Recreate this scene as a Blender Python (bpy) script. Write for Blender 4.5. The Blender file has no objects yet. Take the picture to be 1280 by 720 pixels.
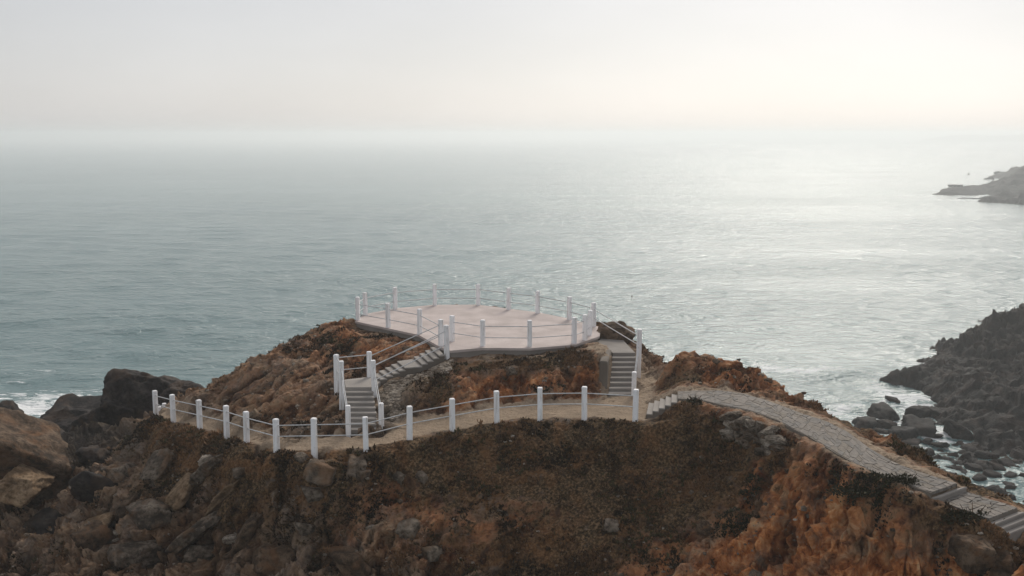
import bpy, bmesh, math, random
import numpy as np
from mathutils import Vector, Matrix
from mathutils.geometry import delaunay_2d_cdt

S = bpy.context.scene
COL = S.collection
R = math.radians
rnd = random.Random(7)
rng = np.random.default_rng(11)

# ------------------------------------------------------------------ camera, sky, sun, exposure
CAM_Z = 30.0                      # the camera stands on the hill 30 m above the sea (z = 0)
FPX = 1256.0                      # focal length in pixels of a 1280 px wide picture
PITCH = R(8.69)
cd = bpy.data.cameras.new('camera'); cam = bpy.data.objects.new('camera', cd); COL.objects.link(cam)
cd.sensor_width = 36; cd.lens = 36 * FPX / 1280; cd.clip_start = 0.5; cd.clip_end = 40000
cam.location = (0, 0, CAM_Z); cam.rotation_euler = (R(90) - PITCH, 0, 0)
S.camera = cam

SUN_AZ, SUN_EL = R(18), R(35)
W = bpy.data.worlds.new('World'); S.world = W; W.use_nodes = True
wn = W.node_tree; bg = wn.nodes['Background']
sky = wn.nodes.new('ShaderNodeTexSky'); sky.sky_type = 'NISHITA'; sky.sun_disc = False
sky.sun_elevation = SUN_EL; sky.sun_rotation = SUN_AZ
sky.altitude = 0; sky.air_density = 1.0; sky.dust_density = 1.5; sky.ozone_density = 1.0
hs = wn.nodes.new('ShaderNodeHueSaturation'); hs.inputs['Saturation'].default_value = 0.45
veil = wn.nodes.new('ShaderNodeMix'); veil.data_type = 'RGBA'; veil.inputs[0].default_value = 0.64
veil.inputs[7].default_value = (5.0, 5.35, 5.75, 1)        # an even overcast veil over the hazy sky
tc = wn.nodes.new('ShaderNodeTexCoord'); mp = wn.nodes.new('ShaderNodeMapping'); mp.inputs['Scale'].default_value = (1, 1, 3.2)
cn = wn.nodes.new('ShaderNodeTexNoise'); cn.inputs['Scale'].default_value = 2.6; cn.inputs['Detail'].default_value = 5; cn.inputs['Roughness'].default_value = .5
cr = wn.nodes.new('ShaderNodeMapRange'); cr.inputs['From Min'].default_value = .3; cr.inputs['From Max'].default_value = .7; cr.inputs['To Min'].default_value = .90; cr.inputs['To Max'].default_value = 1.08
cm = wn.nodes.new('ShaderNodeVectorMath'); cm.operation = 'SCALE'; cm.inputs[0].default_value = (5.45, 5.4, 5.6)
wn.links.new(tc.outputs['Generated'], mp.inputs[0]); wn.links.new(mp.outputs[0], cn.inputs['Vector']); wn.links.new(cn.outputs['Fac'], cr.inputs[0]); wn.links.new(cr.outputs[0], cm.inputs['Scale']); wn.links.new(cm.outputs[0], veil.inputs[7])
wn.links.new(sky.outputs[0], hs.inputs['Color']); wn.links.new(hs.outputs[0], veil.inputs[6])
wn.links.new(veil.outputs[2], bg.inputs[0]); bg.inputs[1].default_value = 0.066

sd = bpy.data.lights.new('sun', 'SUN'); sun = bpy.data.objects.new('sun', sd); COL.objects.link(sun)
sd.energy = 1.5; sd.angle = R(19); sd.color = (1.0, 0.93, 0.83)
sv = Vector((math.sin(SUN_AZ) * math.cos(SUN_EL), math.cos(SUN_AZ) * math.cos(SUN_EL), math.sin(SUN_EL)))
sun.rotation_euler = (-sv).to_track_quat('-Z', 'Y').to_euler(); sun.location = (20, 60, 80)

S.view_settings.view_transform = 'Standard'; S.view_settings.look = 'None'
S.view_settings.exposure = 0.72; S.view_settings.gamma = 1.0; S.view_settings.use_curve_mapping = False
S.cycles.use_denoising = True
S.cycles.max_bounces = 5; S.cycles.volume_bounces = 3

# ------------------------------------------------------------------ helpers: layout
ct, st = math.cos(PITCH), math.sin(PITCH)
def ray(px, py):
    u, v = (px - 640) / FPX, (py - 360) / FPX
    return Vector((u, ct - v * st, -(st + v * ct)))
def at_z(px, py, drop):           # the point in that direction that lies `drop` metres below the camera
    d = ray(px, py); t = -drop / d.z
    return Vector((0, 0, CAM_Z)) + d * t
def at_d(px, py, dist):           # the point in that direction at ground distance `dist`
    d = ray(px, py); t = dist / d.y
    return Vector((0, 0, CAM_Z)) + d * t

# ------------------------------------------------------------------ helpers: objects
def mesh_obj(name, verts, faces, mat, parent=None, loc=(0, 0, 0), smooth=False):
    me = bpy.data.meshes.new(name); me.from_pydata([tuple(v) for v in verts], [], faces); me.validate(); me.update()
    if mat: me.materials.append(mat)
    if smooth: me.polygons.foreach_set('use_smooth', [True] * len(me.polygons))
    return link(name, me, parent, loc)
def link(name, me, parent=None, loc=(0, 0, 0)):
    o = bpy.data.objects.new(name, me); COL.objects.link(o); o.location = loc; o.parent = parent
    return o
def empty(name, loc):
    o = bpy.data.objects.new(name, None); COL.objects.link(o); o.location = loc; o.empty_display_size = 0.2
    return o
def tag(o, label=None, cat=None, group=None, kind=None):
    for k, v in (('label', label), ('category', cat), ('group', group), ('kind', kind)):
        if v: o[k] = v
    return o
def np_mesh(name, V, F, mat, smooth=True):          # V (n,3), F (m,3|4) arrays
    me = bpy.data.meshes.new(name)
    V = np.ascontiguousarray(V, dtype=np.float32); F = np.ascontiguousarray(F, dtype=np.int32)
    k = F.shape[1]
    me.vertices.add(len(V)); me.vertices.foreach_set('co', V.ravel())
    me.loops.add(F.size); me.loops.foreach_set('vertex_index', F.ravel())
    me.polygons.add(len(F)); me.polygons.foreach_set('loop_start', np.arange(0, F.size, k, dtype=np.int32))
    me.polygons.foreach_set('use_smooth', np.full(len(F), smooth))
    me.update(calc_edges=True)
    if mat: me.materials.append(mat)
    return me
def set_attr(me, name, arr):                        # (n,4) point colour attribute
    a = me.attributes.new(name, 'FLOAT_COLOR', 'POINT'); a.data.foreach_set('color', np.ascontiguousarray(arr, dtype=np.float32).ravel())
def bm_mesh(name, bm, mat, smooth=False):
    me = bpy.data.meshes.new(name); bm.to_mesh(me); bm.free()
    if mat: me.materials.append(mat)
    if smooth: me.polygons.foreach_set('use_smooth', [True] * len(me.polygons))
    return me

# ------------------------------------------------------------------ helpers: noise in numpy
def hash01(i, j, k, s=0):
    h = (i.astype(np.int64) * 374761393 + j.astype(np.int64) * 668265263 + k.astype(np.int64) * 2147483647 + s * 974711) & 0xFFFFFFFF
    h = ((h ^ (h >> 13)) * 1274126177) & 0xFFFFFFFF
    h = ((h ^ (h >> 16)) * 2246822519) & 0xFFFFFFFF
    return ((h ^ (h >> 15)) & 0xFFFFFF) / float(0xFFFFFF)
def vnoise(P, s=0):
    I = np.floor(P).astype(np.int64); f = P - I; f = f * f * f * (f * (f * 6 - 15) + 10)
    out = 0
    for a in (0, 1):
        for b in (0, 1):
            for c in (0, 1):
                w = (f[:, 0] if a else 1 - f[:, 0]) * (f[:, 1] if b else 1 - f[:, 1]) * (f[:, 2] if c else 1 - f[:, 2])
                out = out + w * hash01(I[:, 0] + a, I[:, 1] + b, I[:, 2] + c, s)
    return out * 2 - 1
def fbm(P, octs=4, s=0, gain=0.5):
    o, a, q = 0, 1.0, P.copy()
    for k in range(octs):
        o = o + a * vnoise(q, s + k); q = q * 2.03 + 17.3; a *= gain
    return o
def facets(P, size, s=0):         # blocky fractured rock: each cell is a tilted plane; returns height and crack distance
    Q = P / size; I = np.floor(Q).astype(np.int64)
    best = np.full(len(P), 9.0); sec = np.full(len(P), 9.0); h = np.zeros(len(P))
    for a in (-1, 0, 1):
        for b in (-1, 0, 1):
            for c in (-1, 0, 1):
                i, j, k = I[:, 0] + a, I[:, 1] + b, I[:, 2] + c
                off = np.stack([Q[:, 0] - i - hash01(i, j, k, s), Q[:, 1] - j - hash01(i, j, k, s + 1), Q[:, 2] - k - hash01(i, j, k, s + 2)], 1)
                d = (off ** 2).sum(1)
                hh = (hash01(i, j, k, s + 3) - .5) + ((hash01(i, j, k, s + 4) - .5) * off[:, 0] + (hash01(i, j, k, s + 5) - .5) * off[:, 1] + (hash01(i, j, k, s + 6) - .5) * off[:, 2]) * 2.2
                m = d < best
                sec = np.where(m, best, np.minimum(sec, d)); h = np.where(m, hh, h); best = np.where(m, d, best)
    return h, np.sqrt(sec) - np.sqrt(best)

# ------------------------------------------------------------------ materials
class N:
    def __init__(self, name):
        self.m = bpy.data.materials.new(name); self.m.use_nodes = True
        self.t = self.m.node_tree; self.b = self.t.nodes['Principled BSDF']; self.out = self.t.nodes['Material Output']
    def n(self, typ, **kw):
        x = self.t.nodes.new(typ)
        for k, v in kw.items(): setattr(x, k, v)
        return x
    def l(self, a, b): self.t.links.new(a, b)
    def put(self, sock, v):
        if hasattr(v, 'is_linked') or hasattr(v, 'links'): self.l(v, sock)
        elif isinstance(v, tuple) and len(v) == 3 and sock.type == 'RGBA': sock.default_value = (*v, 1)
        else: sock.default_value = v
    def coord(self, obj=True):
        c = self.n('ShaderNodeTexCoord'); return c.outputs['Object'] if obj else self.n('ShaderNodeNewGeometry').outputs['Position']
    def mapping(self, vec, scale=(1, 1, 1), rot=(0, 0, 0), loc=(0, 0, 0)):
        m = self.n('ShaderNodeMapping'); self.l(vec, m.inputs[0]); m.inputs['Scale'].default_value = scale; m.inputs['Rotation'].default_value = rot; m.inputs['Location'].default_value = loc
        return m.outputs[0]
    def noise(self, vec, scale, detail=5, rough=.55, dist=0):
        x = self.n('ShaderNodeTexNoise'); self.l(vec, x.inputs['Vector']); x.inputs['Scale'].default_value = scale; x.inputs['Detail'].default_value = detail
        x.inputs['Roughness'].default_value = rough; x.inputs['Distortion'].default_value = dist; return x.outputs['Fac']
    def voro(self, vec, scale, feature='F1', out='Distance'):
        x = self.n('ShaderNodeTexVoronoi', feature=feature); self.l(vec, x.inputs['Vector']); x.inputs['Scale'].default_value = scale; return x.outputs[out]
    def ramp(self, fac, stops):
        x = self.n('ShaderNodeValToRGB'); self.l(fac, x.inputs[0]); e = x.color_ramp.elements
        while len(e) < len(stops): e.new(0.5)
        for q, (p, c) in zip(e, stops):
            q.position = p; q.color = (*c, 1) if isinstance(c, tuple) else (c, c, c, 1)
        return x.outputs[0]
    def mix(self, fac, a, b, mode='MIX'):
        x = self.n('ShaderNodeMix', data_type='RGBA', blend_type=mode); self.put(x.inputs[0], fac); self.put(x.inputs[6], a); self.put(x.inputs[7], b); return x.outputs[2]
    def math(self, op, a, b=0.0, clamp=False):
        x = self.n('ShaderNodeMath', operation=op, use_clamp=clamp); self.put(x.inputs[0], a); self.put(x.inputs[1], b); return x.outputs[0]
    def bump(self, h, strength, dist, prev=None):
        x = self.n('ShaderNodeBump'); self.l(h, x.inputs['Height']); x.inputs['Strength'].default_value = strength; x.inputs['Distance'].default_value = dist
        if prev: self.l(prev, x.inputs['Normal'])
        return x.outputs[0]
    def attr(self, name):
        a = self.n('ShaderNodeAttribute', attribute_name=name); s = self.n('ShaderNodeSeparateColor'); self.l(a.outputs['Color'], s.inputs[0]); return s.outputs[0], s.outputs[1], s.outputs[2], a.outputs['Alpha'], a.outputs['Color']
    def done(self, color, rough=.85, normal=None, spec=.3):
        self.put(self.b.inputs['Base Color'], color); self.put(self.b.inputs['Roughness'], rough); self.b.inputs['Specular IOR Level'].default_value = spec
        if normal: self.l(normal, self.b.inputs['Normal'])
        return self.m

def terrain_mat():
    k = N('headland_ground'); p = k.coord()
    veg, ora, snd, drk, _ = k.attr('mask')
    t1, t2, t3, _, _ = k.attr('tone')
    n1 = k.noise(p, .55, 8, .62); n2 = k.noise(p, 2.7, 8, .65, .6); n3 = k.noise(p, 11, 6, .65); n4 = k.noise(p, .23, 4)
    rock = k.ramp(n2, [(.36, (.045, .032, .022)), (.46, (.155, .112, .074)), (.55, (.27, .205, .145)), (.66, (.42, .34, .26))])
    rock = k.mix(k.ramp(n1, [(.40, 0.0), (.62, .75)]), rock, k.ramp(n3, [(.3, (.09, .083, .075)), (.7, (.27, .25, .225))]))
    tn = k.math('ADD', k.math('MULTIPLY', t1, .45), k.math('ADD', k.math('MULTIPLY', t2, .35), k.math('MULTIPLY', t3, .2)))
    rock = k.mix(1.0, rock, k.ramp(tn, [(.22, (.14, .125, .11)), (.45, (.55, .50, .45)), (.68, (1.0, .98, .94))]), 'MULTIPLY')
    rock = k.mix(k.ramp(k.noise(p, 1.4, 6, .6, .5), [(.5, 0.0), (.68, .45)]), rock, (.19, .125, .070))
    ocol = k.ramp(n2, [(.35, (.14, .046, .017)), (.46, (.40, .145, .046)), (.55, (.54, .235, .088)), (.66, (.64, .40, .21))])
    ocol = k.mix(1.0, ocol, k.ramp(tn, [(.25, (.38, .30, .26)), (.48, (.85, .80, .76)), (.7, (1, 1, 1))]), 'MULTIPLY')
    ocol = k.mix(k.ramp(k.noise(p, 1.1, 6, .6, .8), [(.54, 0.0), (.66, .65)]), ocol, (.15, .115, .08))
    om = k.math('MULTIPLY', ora, k.ramp(k.noise(p, .9, 6, .6, .4), [(.30, .15), (.52, 1.0)]))
    col = k.mix(om, rock, ocol)
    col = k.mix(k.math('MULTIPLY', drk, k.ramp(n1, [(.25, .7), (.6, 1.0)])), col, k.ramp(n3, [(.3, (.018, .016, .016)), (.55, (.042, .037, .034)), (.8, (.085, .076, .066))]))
    scol = k.ramp(n3, [(.25, (.20, .145, .10)), (.5, (.31, .235, .165)), (.8, (.41, .33, .25))])
    scol = k.mix(k.ramp(n1, [(.45, 0.0), (.65, .6)]), scol, (.20, .155, .11))
    vm = k.math('MULTIPLY', k.math('SUBTRACT', k.math('ADD', veg, k.math('MULTIPLY', k.math('SUBTRACT', n2, .5), 2.4)), .38), 3.5, True)
    vm = k.math('MULTIPLY', vm, k.ramp(veg, [(.02, 0.0), (.12, 1.0)]))
    vcol = k.ramp(n3, [(.38, (.022, .015, .009)), (.48, (.064, .042, .021)), (.56, (.13, .080, .040)), (.66, (.23, .145, .08))])
    vcol = k.mix(k.ramp(k.noise(p, .75, 5, .6, .5), [(.46, 0.0), (.62, .7)]), vcol, k.ramp(n3, [(.3, (.085, .040, .016)), (.65, (.20, .095, .038))]))
    col = k.mix(vm, col, vcol)
    sm = k.ramp(k.math('ADD', snd, k.math('MULTIPLY', k.math('SUBTRACT', n2, .5), .9)), [(.48, 0.0), (.70, 1.0)])
    col = k.mix(sm, col, scol)
    col = k.mix(k.ramp(k.voro(k.mapping(p, (1, 1, 1)), 6.5), [(.05, .55), (.12, 0.0)]), col, k.ramp(n2, [(.4, (.20, .17, .14)), (.6, (.40, .36, .31))]))
    b1 = k.bump(n2, .7, .16); b2 = k.bump(n3, .8, .05, b1); b3 = k.bump(k.voro(p, 3.2, 'DISTANCE_TO_EDGE'), .35, .06, b2)
    return k.done(col, .95, b3, .15)

def rock_mat(name, dark, mid, pale, stain=None, wet=.85, sc=1.0):
    k = N(name); p = k.coord()
    info = k.n('ShaderNodeObjectInfo'); v = k.n('ShaderNodeVectorMath', operation='ADD'); k.l(p, v.inputs[0]); k.l(info.outputs['Location'], v.inputs[1]); p = v.outputs[0]
    n1 = k.noise(p, 1.3 * sc, 8, .62, .5); n2 = k.noise(p, 6 * sc, 8, .68); n3 = k.noise(p, 26 * sc, 5, .6)
    c = k.ramp(n1, [(.36, dark), (.49, mid), (.64, pale)])
    c = k.mix(k.ramp(n2, [(.38, .85), (.52, 0.0)]), c, dark)
    c = k.mix(k.ramp(n2, [(.56, 0.0), (.68, .7)]), c, pale)
    if stain: c = k.mix(k.ramp(k.noise(p, .8 * sc, 5, .6, .8), [(.5, 0.0), (.64, .75)]), c, stain)
    c = k.mix(.35, c, k.mix(1.0, c, k.ramp(n3, [(.3, .35), (.7, 1.0)]), 'MULTIPLY'))
    b = k.bump(n1, .6, .25 / sc); b = k.bump(n2, .7, .08 / sc, b); b = k.bump(n3, .5, .02 / sc, b)
    return k.done(c, wet, b, .12)

def concrete_mat(name, a, b, joint=False):
    k = N(name); p = k.coord(False)
    n1 = k.noise(p, .8, 6, .6, .3); n2 = k.noise(p, 9, 6, .7); n3 = k.noise(p, 60, 3, .6)
    c = k.mix(k.ramp(n1, [(.32, 0.0), (.68, 1.0)]), a, b)
    c = k.mix(k.ramp(n2, [(.55, 0.0), (.8, .5)]), c, tuple(x * .55 for x in a))
    c = k.mix(.25, c, k.mix(1.0, c, k.ramp(n3, [(.3, .5), (.7, 1.0)]), 'MULTIPLY'))
    return k.done(c, .9, k.bump(n3, .35, .008, k.bump(n2, .3, .012)), .25)

def paint_mat():
    k = N('white_paint'); p = k.coord(False); n1 = k.noise(p, 3, 6, .65); n2 = k.noise(p, 22, 5, .7)
    c = k.mix(k.ramp(n1, [(.40, 0.0), (.72, .7)]), (.90, .90, .91), (.80, .80, .80))
    c = k.mix(k.ramp(n2, [(.60, 0.0), (.70, .7)]), c, (.36, .34, .31))
    c = k.mix(k.ramp(k.noise(k.mapping(p, (9, 9, .9)), 1.0, 5, .65), [(.52, 0.0), (.66, .55)]), c, (.42, .37, .31))
    return k.done(c, .6, k.bump(n2, .25, .006), .35)
def rail_mat():
    k = N('painted_pipe'); p = k.coord(False); n = k.noise(p, 7, 5, .7)
    return k.done(k.ramp(n, [(.35, (.60, .61, .62)), (.62, (.44, .44, .44)), (.8, (.24, .19, .15))]), .45, None, .5)
def scrub_mat():
    k = N('scrub_leaves'); _, _, _, _, c = k.attr('tint')
    k.b.inputs['Transmission Weight'].default_value = 0
    return k.done(c, .8, None, .2)
def sea_mat():
    k = N('sea_water'); p = k.coord(False)
    def wv(sc, scale, rot, det=4): return k.noise(k.mapping(p, sc, (0, 0, rot)), scale, det, .6, .3)
    w1 = wv((.6, 1, 1), .30, .22, 3); w2 = wv((.65, 1, 1), .75, -.15, 4); w3 = wv((.7, 1, 1), 2.6, .3, 4)
    wind = k.ramp(k.noise(k.mapping(p, (.35, 1, 1), (0, 0, .3)), .018, 5, .6, .5), [(.36, .45), (.62, 1.0)])
    w1 = k.math('MULTIPLY', w1, wind); w2 = k.math('MULTIPLY', w2, wind)
    nb = k.bump(w1, 1.0, 1.25, None); nb = k.bump(w2, 1.0, .7, nb); nb = k.bump(w3, .9, .16, nb)
    foam, cur, _, _, _ = k.attr('foam')
    big = k.noise(k.mapping(p, (.5, 1, 1), (0, 0, .2)), .012, 4, .6)
    body = k.mix(k.ramp(big, [(.35, 0.0), (.65, 1.0)]), (.088, .168, .174), (.112, .196, .198))
    fn = k.noise(k.mapping(p, (.55, 1, 1), (0, 0, .25)), .55, 9, .72, 1.2)
    fm = k.ramp(k.math('ADD', foam, k.math('MULTIPLY', k.math('SUBTRACT', fn, .5), 2.6)), [(.42, 0.0), (.62, 1.0)])
    fm = k.math('MULTIPLY', fm, k.ramp(foam, [(.03, 0.0), (.18, 1.0)]))
    c = k.mix(fm, body, (.78, .80, .80))
    k.put(k.b.inputs['IOR'], 1.333)
    return k.done(c, k.mix(fm, (.16, .16, .16), (.9, .9, .9)), nb, .5)

M = dict(
    terrain=terrain_mat(),
    brown=rock_mat('brown_rock', (.035, .024, .016), (.10, .066, .042), (.185, .130, .088), (.17, .085, .04)),
    grey=rock_mat('grey_rock', (.042, .033, .025), (.135, .106, .080), (.27, .222, .172), (.18, .10, .052)),
    tan=rock_mat('tan_rock', (.10, .065, .036), (.22, .145, .085), (.32, .23, .145)),
    pale=rock_mat('pale_stone', (.13, .10, .075), (.31, .26, .205), (.50, .44, .37)),
    dark=rock_mat('dark_wet_rock', (.010, .008, .008), (.026, .022, .021), (.060, .050, .045), (.070, .045, .03), .75),
    shore=rock_mat('shore_rock', (.004, .003, .003), (.011, .009, .009), (.028, .022, .020), (.036, .020, .014), .75, .5),
    headfar=rock_mat('far_rock', (.012, .011, .011), (.030, .027, .025), (.055, .048, .042), None, .9, .12),
    deck=concrete_mat('deck_concrete', (.60, .52, .49), (.42, .36, .335)),
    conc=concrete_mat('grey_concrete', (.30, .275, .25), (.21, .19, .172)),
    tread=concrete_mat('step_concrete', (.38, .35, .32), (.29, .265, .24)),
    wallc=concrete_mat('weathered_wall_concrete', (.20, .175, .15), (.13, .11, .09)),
    paint=paint_mat(), rail=rail_mat(), scrub=scrub_mat(), sea=sea_mat(),
    mortar=concrete_mat('path_mortar', (.22, .195, .165), (.18, .156, .13)),
)

# ------------------------------------------------------------------ the key lines of the place
# path railing: foot of each post (direction px, py and metres below the camera)
FENCE = [(195, 519, 12.0), (217, 527, 11.8), (250, 535, 11.6), (283.5, 543.5, 11.4), (308.5, 552.5, 11.2), (346, 563.5, 11.0), (393, 563, 10.8),
         (457.5, 562, 10.7), (512, 547.5, 10.55), (565.5, 537.5, 10.4), (621, 527.5, 10.25), (675, 523, 10.15), (730.5, 522.5, 10.05), (794, 526.5, 10.0)]
fence_pts = [at_z(*f) for f in FENCE]
BACK = [(204, 514, 12.0), (229, 517, 11.8), (256, 521, 11.55), (290, 532, 11.3), (318, 539, 11.1), (345, 546, 10.95), (392, 547, 10.75),
        (440, 546, 10.65), (514, 532, 10.5), (561, 525, 10.4), (618, 512, 10.2), (671, 506, 10.1), (731, 505, 10.05), (775, 502, 10.03), (801, 500, 10.02)]
PLAT = 8.6                                           # platform top
plat_px = [(445, 401.5), (485, 410), (525, 418.5), (552, 434), (563, 438), (603, 434.5), (662, 435), (718, 430.5), (733, 425.5), (748, 420), (750, 409), (714, 399), (672, 390.5), (636, 386), (598, 381), (543.5, 381), (494, 385.5), (455, 393)]
plat = [at_z(x, y, PLAT) for x, y in plat_px]
near_px = [(847, 498, 9.3), (869, 499, 9.3), (881, 500.5, 9.3), (910, 507, 9.32), (942, 514, 9.35), (973, 525, 9.4), (987, 533, 9.42), (1012, 545, 9.48), (1046, 566, 9.56), (1076, 582, 9.64), (1104, 594, 9.72), (1138, 606, 9.8), (1165, 615.5, 9.85)]
far_px = [(847, 489, 9.3), (875, 488, 9.3), (901, 488, 9.3), (925, 491, 9.32), (955, 499, 9.35), (985, 510, 9.4), (1003, 517, 9.42), (1032, 526, 9.48), (1060, 540, 9.56), (1088, 561, 9.64), (1122, 580, 9.72), (1162, 594, 9.8), (1196, 604, 9.85)]
path_n = [at_z(*p) for p in near_px]; path_f = [at_z(*p) for p in far_px]

# ------------------------------------------------------------------ headland: control points -> triangulated surface -> fine relief
#        relief  scrub  orange sand dark
CL = dict(S=(.10, .85, .12, 0, 0), M=(.22, .40, .62, 0, 0), O=(.30, .04, 1.0, 0, 0), o=(.20, .22, .66, .1, 0), R=(.55, .20, .15, 0, 0), r=(.30, .40, .25, 0, 0),
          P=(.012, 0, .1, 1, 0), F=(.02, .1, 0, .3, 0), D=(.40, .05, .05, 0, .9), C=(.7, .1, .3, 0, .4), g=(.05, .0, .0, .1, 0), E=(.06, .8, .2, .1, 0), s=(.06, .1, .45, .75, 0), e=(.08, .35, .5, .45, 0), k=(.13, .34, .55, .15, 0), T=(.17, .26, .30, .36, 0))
ctrl = []
def cz(px, py, drop, c): ctrl.append((at_z(px, py, drop), c))
def cdist(px, py, d, c): ctrl.append((at_d(px, py, d), c))
def cxyz(x, y, drop, c): ctrl.append((Vector((x, y, CAM_Z - drop)), c))
# lower path bench
fl = []
for a, b in zip(fence_pts, fence_pts[1:]): fl += [a, a + (b - a) * .33, a + (b - a) * .67]
fl.append(fence_pts[-1])
for i, p in enumerate(fl):
    a, b = fl[max(0, i - 2)], fl[min(len(fl) - 1, i + 2)]; t = Vector((b.x - a.x, b.y - a.y, 0)).normalized(); nrm = Vector((t.y, -t.x, 0))
    w = .14 * math.sin(i * 2.1) + .10 * math.sin(i * 5.3)
    ctrl.append((p + nrm * (.16 + w * .5) + Vector((0, 0, -.03)), 'E'))
    ctrl.append((p + nrm * (.55 + w) + Vector((0, 0, -.28)), 'S'))
    ctrl.append((p - nrm * .28, 'P'))
for b in BACK: cz(*b, 'P')
for (x, y, d) in BACK[2:8]:
    q = at_z(x, y, d); ctrl.append((q + Vector((-.05, .5, .16)), 'R'))
# slope below the railing (direction, distance)
rows = {
    580: [(346, 34.4, 'S'), (400, 33.6, 'S'), (457, 33.0, 'S'), (512, 33.2, 'S'), (565, 33.6, 'S'), (621, 33.6, 'S'), (675, 33.6, 'S'), (730, 33.5, 'S'), (794, 33.4, 'S'), (850, 33.2, 'S')],
    610: [(250, 36.8, 'r'), (320, 35.0, 'S'), (400, 33.0, 'S'), (480, 32.5, 'M'), (560, 32.8, 'S'), (640, 32.8, 'S'), (720, 32.7, 'S'), (800, 32.4, 'S'), (860, 32.0, 'S'), (915, 31.4, 'S'), (960, 30.7, 'o')],
    650: [(60, 39.5, 'R'), (150, 37.5, 'R'), (250, 35.3, 'R'), (350, 33.3, 'r'), (450, 31.7, 'M'), (550, 31.7, 'M'), (650, 31.7, 'M'), (750, 31.5, 'S'), (850, 31.0, 'S'), (920, 30.2, 'o'), (980, 29.2, 'O'), (1040, 28.4, 'O')],
    690: [(20, 37.0, 'R'), (150, 35.6, 'R'), (250, 34.2, 'R'), (350, 32.3, 'R'), (450, 30.9, 'R'), (550, 30.8, 'M'), (650, 30.7, 'S'), (750, 30.4, 'S'), (840, 29.9, 'o'), (920, 29.3, 'O'), (1000, 28.2, 'O'), (1080, 27.2, 'O'), (1150, 26.1, 'O'), (1220, 25.2, 'O'), (1290, 24.6, 'O')],
    730: [(-60, 35.5, 'R'), (100, 34.5, 'R'), (250, 33.0, 'R'), (400, 30.9, 'R'), (550, 30.0, 'R'), (700, 29.7, 'S'), (820, 29.2, 'O'), (920, 28.4, 'O'), (1050, 27.0, 'O'), (1150, 25.6, 'O'), (1250, 24.4, 'O'), (1340, 23.6, 'O')],
}
for y, r in rows.items():
    for x, d, c in r: cdist(x, y, d, c)
for x in range(-30, 26, 5): cxyz(x * .9, 27.5 - .12 * abs(x + 6) - max(0, x) * .28, 15.8, 'R'); cxyz(x * .85, 23 - max(0, x) * .3, 20, 'R'); cxyz(x, 14, 27, 'C'); cxyz(x * 1.1, 5, 32.5, 'C')
# the gully of rocks beyond the end of the railing
for x, y, d, c in [(190, 535, 41.5, 'R'), (170, 570, 40.5, 'R'), (120, 600, 41.5, 'R'), (60, 615, 42.5, 'R'), (0, 640, 41.0, 'R'), (-60, 640, 42, 'R'), (215, 560, 38.6, 'S'), (235, 580, 37.6, 'S'), (285, 570, 37, 'S'), (180, 610, 38.5, 'R'),
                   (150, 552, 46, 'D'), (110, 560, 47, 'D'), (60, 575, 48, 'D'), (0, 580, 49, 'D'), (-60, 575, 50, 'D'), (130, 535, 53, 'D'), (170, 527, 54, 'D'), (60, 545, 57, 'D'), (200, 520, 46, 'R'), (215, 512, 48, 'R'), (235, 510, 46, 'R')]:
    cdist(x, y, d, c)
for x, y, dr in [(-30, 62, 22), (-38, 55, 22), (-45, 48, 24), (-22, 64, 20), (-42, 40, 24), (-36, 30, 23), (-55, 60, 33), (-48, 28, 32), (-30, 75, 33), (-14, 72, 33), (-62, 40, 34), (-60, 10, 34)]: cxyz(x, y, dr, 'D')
# mound between railing and platform
for x, y, d, c in [(248, 489, 42.2, 'T'), (268, 480, 42.0, 'T'), (290, 470, 41.8, 'T'), (320, 451, 42.0, 'T'), (345, 440, 42.4, 'T'), (370, 425, 43.5, 'T'), (400, 409, 45, 'T'), (425, 397, 46, 'o'), (438, 396, 46.3, 'o'),
                   (265, 508, 40.4, 'T'), (300, 500, 39.5, 'T'), (300, 517, 38.9, 'T'), (350, 500, 38.6, 'T'), (350, 525, 37.3, 'T'), (330, 475, 40.6, 'T'), (375, 460, 41.0, 'T'), (400, 475, 39.9, 'T'), (400, 510, 37.9, 'T'), (410, 530, 36.5, 'T'), (405, 435, 42.8, 'o'), (430, 415, 44.6, 'o'),
                   (445, 425, 43.6, 'o'), (450, 445, 41.9, 'o'), (440, 465, 40.3, 'T'), (480, 432, 42.6, 'o'), (500, 425, 43.0, 'o'), (520, 430, 42.2, 'o'), (540, 438, 41.0, 'o'), (415, 495, 38.4, 'T'), (425, 520, 36.9, 'T')]: cdist(x, y, d, c)
# below the side of the stairs: grey rubble, then scrub and red earth under the platform wall
for x, y, d, c in [(490, 505, 36.7, 'g'), (500, 485, 37.7, 'g'), (530, 468, 38.2, 'g'), (555, 460, 38.6, 'g'), (495, 525, 35.9, 'F'), (530, 500, 36.9, 'r'), (550, 485, 37.5, 'S'), (570, 460, 38.9, 'S'), (585, 446, 40.0, 's'), (560, 508, 36.7, 'o'), (600, 480, 37.7, 'O'), (600, 460, 38.7, 'S'), (600, 441, 40.3, 'E'),
                   (640, 497, 37.4, 'o'), (640, 478, 37.9, 'O'), (640, 458, 38.7, 'S'), (650, 441, 40.3, 'E'), (690, 492, 37.5, 'o'), (690, 470, 38.1, 'O'), (690, 452, 38.8, 'S'), (705, 439, 40.1, 'E'), (730, 490, 37.5, 'o'), (730, 465, 38.1, 'O'), (730, 447, 38.8, 'S'), (740, 432, 40.2, 's'), (748, 490, 37.6, 'o'), (748, 460, 38.3, 'o'), (750, 437, 39.2, 's'), (757, 497, 37.7, 'P'), (757, 493, 38.0, 'P'), (752, 428, 40.6, 's')]: cdist(x, y, d, c)
for p in plat: ctrl.append((Vector((p.x * .97 - .1, p.y * .97 + 1.3, CAM_Z - PLAT - .25)), 'g'))
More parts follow.
